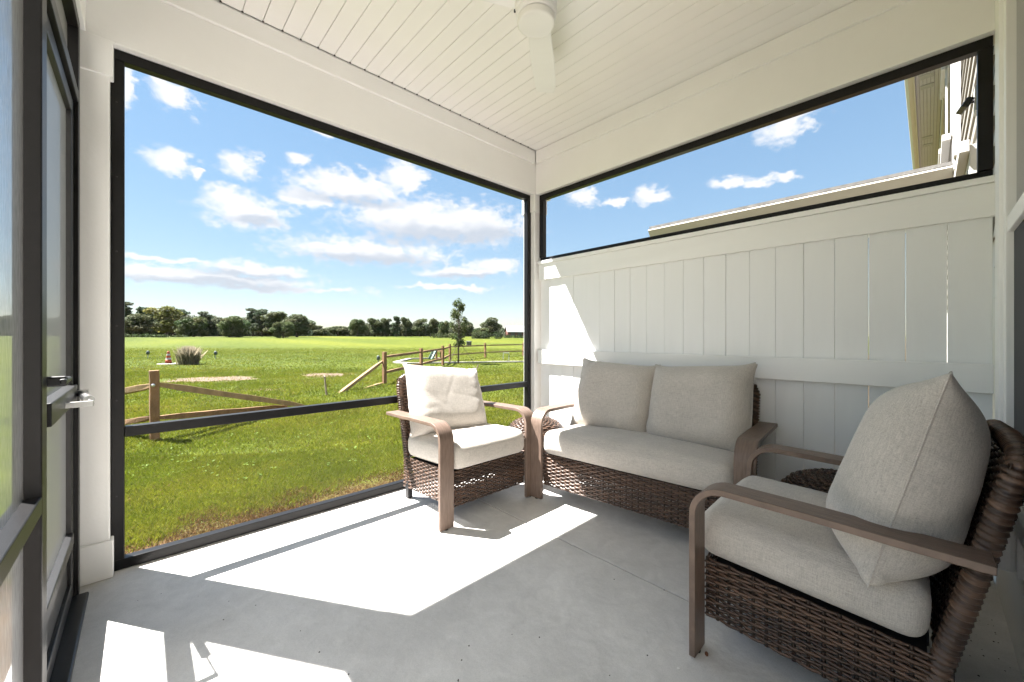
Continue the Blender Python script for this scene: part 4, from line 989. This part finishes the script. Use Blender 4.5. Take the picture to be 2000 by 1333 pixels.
# young staked tree
def young_tree():
    t = 20.0; x, y = at_depth(895, t); g = float(gz(x, y)); o = empty('young_tree', (x, y, g)); r = np.random.default_rng(6); H = CAM_H+(CY-590)/F_PX*t-g
    MB().tube([(0, 0, -.05), (.02, 0, 1.0), (.06, .02, 2.0), (.03, 0, H-.1)], [.045, .038, .026, .008], 8).build('trunk', 'bark', o, smooth=True)
    lobes = []; mb = MB()
    for i in range(40):
        z = .9+(H-.95)*i/39+r.uniform(-.05, .05); w = .10+.38*math.sin(min(1, (z-.7)/(H-.9))*2.7)**.8*r.uniform(.45, 1.1); a = r.uniform(0, 6.28); q = w*.8
        c = (q*math.cos(a), q*math.sin(a), z+.05); s = r.uniform(.09, .19); lobes.append((c, (s, s, s*1.1))); mb.tube([(.03, 0, z-.25), (c[0]*.6, c[1]*.6, z-.05), c], [.010, .007, .003], 5)
    mb.build('branches', 'bark', o); me = crown_mesh(lobes, 3600, .042, (.085, .105, .035), 33, fill=.95); link('crown', me, 'leaf', o)
    rt = Vector((math.cos(YAW), -math.sin(YAW), 0))
    for k, (s, z1) in enumerate(((1.0, 1.2), (-.2, 1.2))):
        p = rt*(1.35 if k == 0 else -.5)+Vector((.1*k, .5*k, 0)); hz = [(p.x*.62, p.y*.62, 0.0), (0.02, 0, z1)]; MB().tube(hz, .014, 6).build('stake', 'stake_grey', o)
    tag(o, 'slender young tree with thin crown and support stakes behind the far fence corner', 'tree')
young_tree()

# ornamental grass clump
def clump():
    t = 19.2; x, y = at_depth(369, t); g = float(gz(x, y)); r = np.random.default_rng(12); n = 2600
    a = r.uniform(0, 6.28, n); lean = np.clip(np.abs(r.normal(0, .34, n)), 0, .72); L_ = r.uniform(.55, .98, n); b0 = r.normal(0, .13, (n, 2))
    w = .011; tipx = b0[:, 0]+np.cos(a)*np.sin(lean)*L_; tipy = b0[:, 1]+np.sin(a)*np.sin(lean)*L_; tipz = np.cos(lean)*L_
    mx, my, mz = b0[:, 0]*.9+.42*(tipx-b0[:, 0]), b0[:, 1]*.9+.42*(tipy-b0[:, 1]), tipz*.58
    th = r.uniform(0, 3.14, n); dx, dy = np.cos(th)*w, np.sin(th)*w
    V = np.stack([np.stack([b0[:, 0]-dx, b0[:, 1]-dy, 0*a], 1), np.stack([b0[:, 0]+dx, b0[:, 1]+dy, 0*a], 1), np.stack([mx+dx, my+dy, mz], 1), np.stack([tipx, tipy, tipz], 1), np.stack([mx-dx, my-dy, mz], 1)], 1).reshape(-1, 3)
    col = np.array([.165, .14, .085])*r.uniform(.55, 1.5, (n, 1))+np.array([0, .02, 0])*r.random((n, 1)); c5 = np.repeat(col, 5, 0); c5[3::5] = np.array([.42, .36, .27])
    o = empty('grass_clump', (x, y, g)); k = link('blades', np_mesh('blades', V, np.arange(5*n).reshape(n, 5), c5), 'blade', o); k['kind'] = 'stuff'
    tag(o, 'bushy clump of dry feathery ornamental grass in the field beside the orange marker', 'ornamental grass')
clump()
def marker():
    t = 19.6; x, y = at_depth(329, t); g = float(gz(x, y)); o = empty('traffic_cone', (x, y, g)); r = [(.13, .04), (.118, .16)]
    MB().box(-.2, .2, -.2, .2, 0, .04).build('base', 'rubber', o, .01)
    MB().lathe([(.14, .04), (.115, .22)], 16).build('lower_sleeve', 'cone_orange', o, smooth=True); MB().lathe([(.114, .2205), (.10, .30)], 16).build('reflective_band', 'cone_white', o)
    MB().lathe([(.099, .3005), (.08, .42)], 16).build('upper_sleeve', 'cone_orange', o); MB().lathe([(.079, .4205), (.06, .50)], 16).build('upper_band', 'cone_white', o); MB().lathe([(.059, .5005), (.05, .60), (.02, .64)], 16).build('tip', 'cone_orange', o)
    tag(o, 'orange and white traffic marker standing in the field left of the grass clump', 'traffic cone')
    pd = MB().lathe([(.55, -.03), (.55, .012), (.53, .02)], 20).build('utility_pad', 'pale_kerb'); px_, py_ = at_depth(334, 19.5); pd.location = (px_, py_, float(gz(px_, py_))+.01); tag(pd, 'flat pale concrete pad under the orange marker', 'pad')
marker()
def field_box(u, t, s, label, mats='ball_dark'):
    x, y = at_depth(u, t); o = empty('utility_marker', (x, y, float(gz(x, y)))); MB().tube([(0, 0, -.02), (0, 0, .28)], .02, 8).build('peg', 'grey_metal', o); q = MB().lathe([(.05, .24), (s, .30), (s, .40), (s*.6, .46), (.01, .48)], 12).build('cap', mats, o, smooth=True); tag(o, label, 'marker', 'small dark cap markers in the field')
field_box(289, 24, .085, 'small dark capped marker in the field left of the orange marker')
field_box(421, 23.5, .09, 'small dark capped marker in the field right of the grass clump')
field_box(739, 19, .08, 'small dark capped marker in the field just left of the first far fence post')

# pale kerb, play set, goal, bin
kb = MB(); pts = [G(772, 20.6, .03), G(800, 19.8, .03), G(880, 20.4, .03), G(960, 20.9, .03), G(1040, 21.2, .03), G(1130, 21.4, .03)]
kbo = empty('kerb'); kbo['kind'] = 'structure'
for i in range(len(pts)-1): hewn(pts[i], pts[i+1], .32, .10, 'kerb_stone', 'pale_kerb', kbo, 200+i, 1.0)
k2 = [G(772, 20.6, .03), G(800, 23.5, .03), G(870, 24.5, .03)]
for i in range(2): hewn(k2[i], k2[i+1], .32, .10, 'kerb_stone', 'pale_kerb', kbo, 210+i, 1.0)
sl = empty('playground_slide', G(847, 23.5, 0))
hewn(G(841, 23.3, .02), G(849, 23.6, .50), .26, .04, 'chute', 'slide_green', sl, 300, 1.0)
for s_ in (-4, 4): hewn(G(841+s_, 23.3, .06), G(849+s_, 23.6, .54), .04, .09, 'side_wall', 'slide_green', sl, 301+s_, 1.0)
hewn(G(851, 23.8, .48), G(862, 23.9, .48), .4, .04, 'platform', 'play_wood', sl, 303, 1.0)
for (u_, t_) in ((852, 23.7), (861, 23.8), (853, 24.1), (862, 24.2)): hewn(G(u_, t_, 0), G(u_, t_, .62), .08, .08, 'leg', 'play_wood', sl, int(u_), 1.0)
tag(sl, 'small green playground slide with wooden platform beyond the far fence', 'slide')
go = empty('goal_frame', G(988, 23.0, 0)); a_, b_ = G(983, 23.0, 0), G(994, 23.0, 0)
for p in (a_, b_): MB().tube([tuple(Vector(p)-go.location), tuple(Vector(p)-go.location+Vector((0, 0, .42)))], .02, 6).build('upright', 'grey_metal', go)
MB().tube([tuple(Vector(a_)-go.location+Vector((0, 0, .42))), tuple(Vector(b_)-go.location+Vector((0, 0, .42)))], .02, 6).build('crossbar', 'grey_metal', go); tag(go, 'small grey metal hoop frame beyond the far fence at the right', 'frame')
bi = empty('field_bin', G(916, 52, 0), R(30)); MB().box(-.28, .28, -.25, .25, 0, .62).build('body', 'dark_bin', bi, .02); MB().box(-.31, .31, -.28, .28, .621, .72).build('lid', 'grey_metal', bi, .02); tag(bi, 'dark box-shaped bin standing alone in the far field', 'bin')

# barn
def barn():
    t = 150; x, y = at_depth(1012, t); g = float(gz(x, y)); o = empty('barn', (x, y, g), -YAW+R(12)); w, d = 9.0, 5.0; e, rg = 2.0, 4.0
    MB().prism([(-d/2, 0), (d/2, 0), (d/2, e), (0, rg), (-d/2, e)], -w/2, w/2, 'x').build('walls', 'barn_wall', o)
    for s in (-1, 1):
        p = [(s*(d/2+.5), e-.35), (0, rg+.05), (0, rg+.2), (s*(d/2+.5), e-.2)]
        MB().prism(p if s > 0 else p[::-1], -w/2-.4, w/2+.4, 'x').build('roof_slope', 'barn_roof', o)
    for xx in (-2.6, 0, 2.6): box('doorway', 'dark_bin', xx-.8, xx+.8, -d/2-.06, -d/2-.01, 0, 1.6, o, 0)
    tag(o, 'white roofed red-brown barn at the far right edge of the field', 'barn')
barn()
lp = empty('lamp_pole', (*at_depth(231, 90), float(gz(*at_depth(231, 90))))); MB().tube([(0, 0, 0), (0, 0, 5.6)], .07, 8).build('pole', 'grey_metal', lp)
q = MB().box(-.2, 1.0, -.15, .15, 5.5, 5.68).build('lamp_head', 'cone_white', lp, .03); q.rotation_euler = (0, 0, -YAW); tag(lp, 'thin pole with white lamp head in front of the left woods', 'lamp post')
# pale lane along the wood
ln = MB(); P_ = [G(u, t, .03) for u, t in ((150, 100), (260, 100), (340, 112), (430, 128), (520, 150))]; Q_ = [G(u, t, .03) for u, t in ((150, 110), (260, 109), (340, 121), (430, 137), (520, 158))]
n = len(P_); ln.v = P_+Q_; ln.f = [(i, i+1, n+i+1, n+i) for i in range(n-1)]; struct(ln.build('farm_lane', 'sand'))

# ------------------------------------------------------------------ neighbouring house seen over the board wall
nh = empty('neighbour_house', (10, -.2, 0)); tag(nh, 'neighbouring two-storey house with pale siding and eaves, top right above the board wall', 'house')
child_box('wall', 'siding_paint', XR+.18, 17, -.6, -.235, -.3, 5.55, nh, 0)
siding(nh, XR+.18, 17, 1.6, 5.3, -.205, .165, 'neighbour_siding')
child_box('frieze_board', 'neighbour_trim', 3.2, 17, -.207, -.165, 5.22, 5.52, nh)
child_box('corner_board', 'neighbour_trim', 5.55, 5.70, -.206, -.16, 2.8, 5.215, nh)
# soffit strips and fascia
for i in range(7): child_box('soffit_board', 'soffit', 3.2, 17.2, -.16+i*.046, -.16+i*.046+.043, 5.52, 5.545, nh, .002)
for xx in (9.6, 10.0, 12.6, 13.1): child_box('soffit_vent', 'grey_metal', xx, xx+.16, -.06, .10, 5.511, 5.5195, nh, 0)
child_box('fascia', 'gutter_white', 3.2, 17.2, .163, .185, 5.49, 5.72, nh)
MB().prism([(.186, 5.56), (.25, 5.56), (.29, 5.60), (.30, 5.70), (.28, 5.70), (.186, 5.70)], 3.1, 17.3, 'x').build('gutter', 'gutter_white', nh).location = -nh.location
MB().prism([(.30, 5.74), (-3, 7.4), (-3, 7.3), (.30, 5.69)], 3.0, 17.4, 'x').build('roof', 'roof_shingle', nh).location = -nh.location
# windows of the upper wall
def nwin(x0, x1, z0, z1):
    w = child_box('window', 'neighbour_trim', x0-.09, x1+.09, -.206, -.168, z0-.09, z1+.13, nh); c = w.location+nh.location
    p = box('pane', 'window_glass', x0, x1, -.1675, -.163, z0, z1, w, 0); p.location = p.location-c
    s_ = box('sill', 'neighbour_trim', x0-.13, x1+.13, -.167, -.10, z0-.13, z0-.06, w); s_.location = s_.location-c
    h_ = box('header', 'neighbour_trim', x0-.13, x1+.13, -.167, -.125, z1+.08, z1+.15, w); h_.location = h_.location-c
nwin(6.6, 7.4, 3.4, 4.6); nwin(8.6, 9.4, 3.9, 4.9); nwin(3.7, 4.6, .6, 2.12)
# neighbour porch roof with gutter
GX = 5.70
npz = empty('neighbour_porch', (GX+1.5, 1.3, 0)); tag(npz, 'neighbouring porch roof with cream gutter running above the board wall', 'porch')
MB().prism([(GX, 2.74), (GX+.10, 2.60), (GX+.13, 2.60), (GX+.13, 2.78), (GX+.11, 2.78), (GX+.02, 2.76)], -.16, 2.98, 'y').build('gutter', 'gutter_white', npz).location = -npz.location
child_box('fascia', 'neighbour_trim', GX+.131, GX+.155, -.16, 2.90, 2.56, 2.79, npz)
MB().prism([(GX+.08, 2.785), (GX+3.2, 3.12), (GX+3.2, 3.18), (GX+.08, 2.82)], -.16, 3.0, 'y').build('roof_deck', 'roof_shingle', npz).location = -npz.location
child_box('beam', 'white_paint', GX+.30, GX+.45, -.16, 2.75, 2.38, 2.74, npz)
child_box('post', 'white_paint', GX+.30, GX+.45, 2.58, 2.73, -.2, 2.379, npz)
child_box('soffit', 'white_vinyl', GX+.156, GX+3.1, -.16, 2.88, 2.745, 2.765, npz, 0)
child_box('flashing', 'neighbour_trim', GX-.06, GX+.30, -.200, -.162, 2.70, 3.05, npz)
# flood light
fx, fz = 3.42, 2.41
fl_ = empty('flood_light', (fx, -.2, fz)); tag(fl_, 'black twin-hinged flood light mounted on the siding at the upper right', 'flood light')
child_box('mounting_block', 'neighbour_trim', fx-.05, fx+.05, -.20, -.176, fz-.05, fz+.09, fl_); MB().tube([(0, .024, .02), (0, .045, .02)], .009, 10).build('swivel', 'dark_floodlight', fl_)
hd = MB().box(-.05, .05, -.016, .016, -.028, .028).build('lamp_head', 'dark_floodlight', fl_, .006); hd.location = (0, .058, .008); hd.rotation_euler = (R(30), 0, R(12))

# own gutter end and downspout beyond the corner post
gt = empty('gutter', (1.5, 2.81, ZC)); tag(gt, 'short white gutter end of the own porch roof outside the rear beam', 'gutter')
MB().prism([(2.801, ZC+.10), (2.83, ZC+.10), (2.85, ZC+.13), (2.855, ZC+.20), (2.801, ZC+.20)], XL-.46, XR+.42, 'x').build('trough', 'gutter_white', gt).location = -gt.location

# ------------------------------------------------------------------ render defaults
S.render.engine = 'CYCLES'
S.cycles.max_bounces = 10; S.cycles.diffuse_bounces = 6; S.cycles.transparent_max_bounces = 16
S.cycles.use_denoising = True
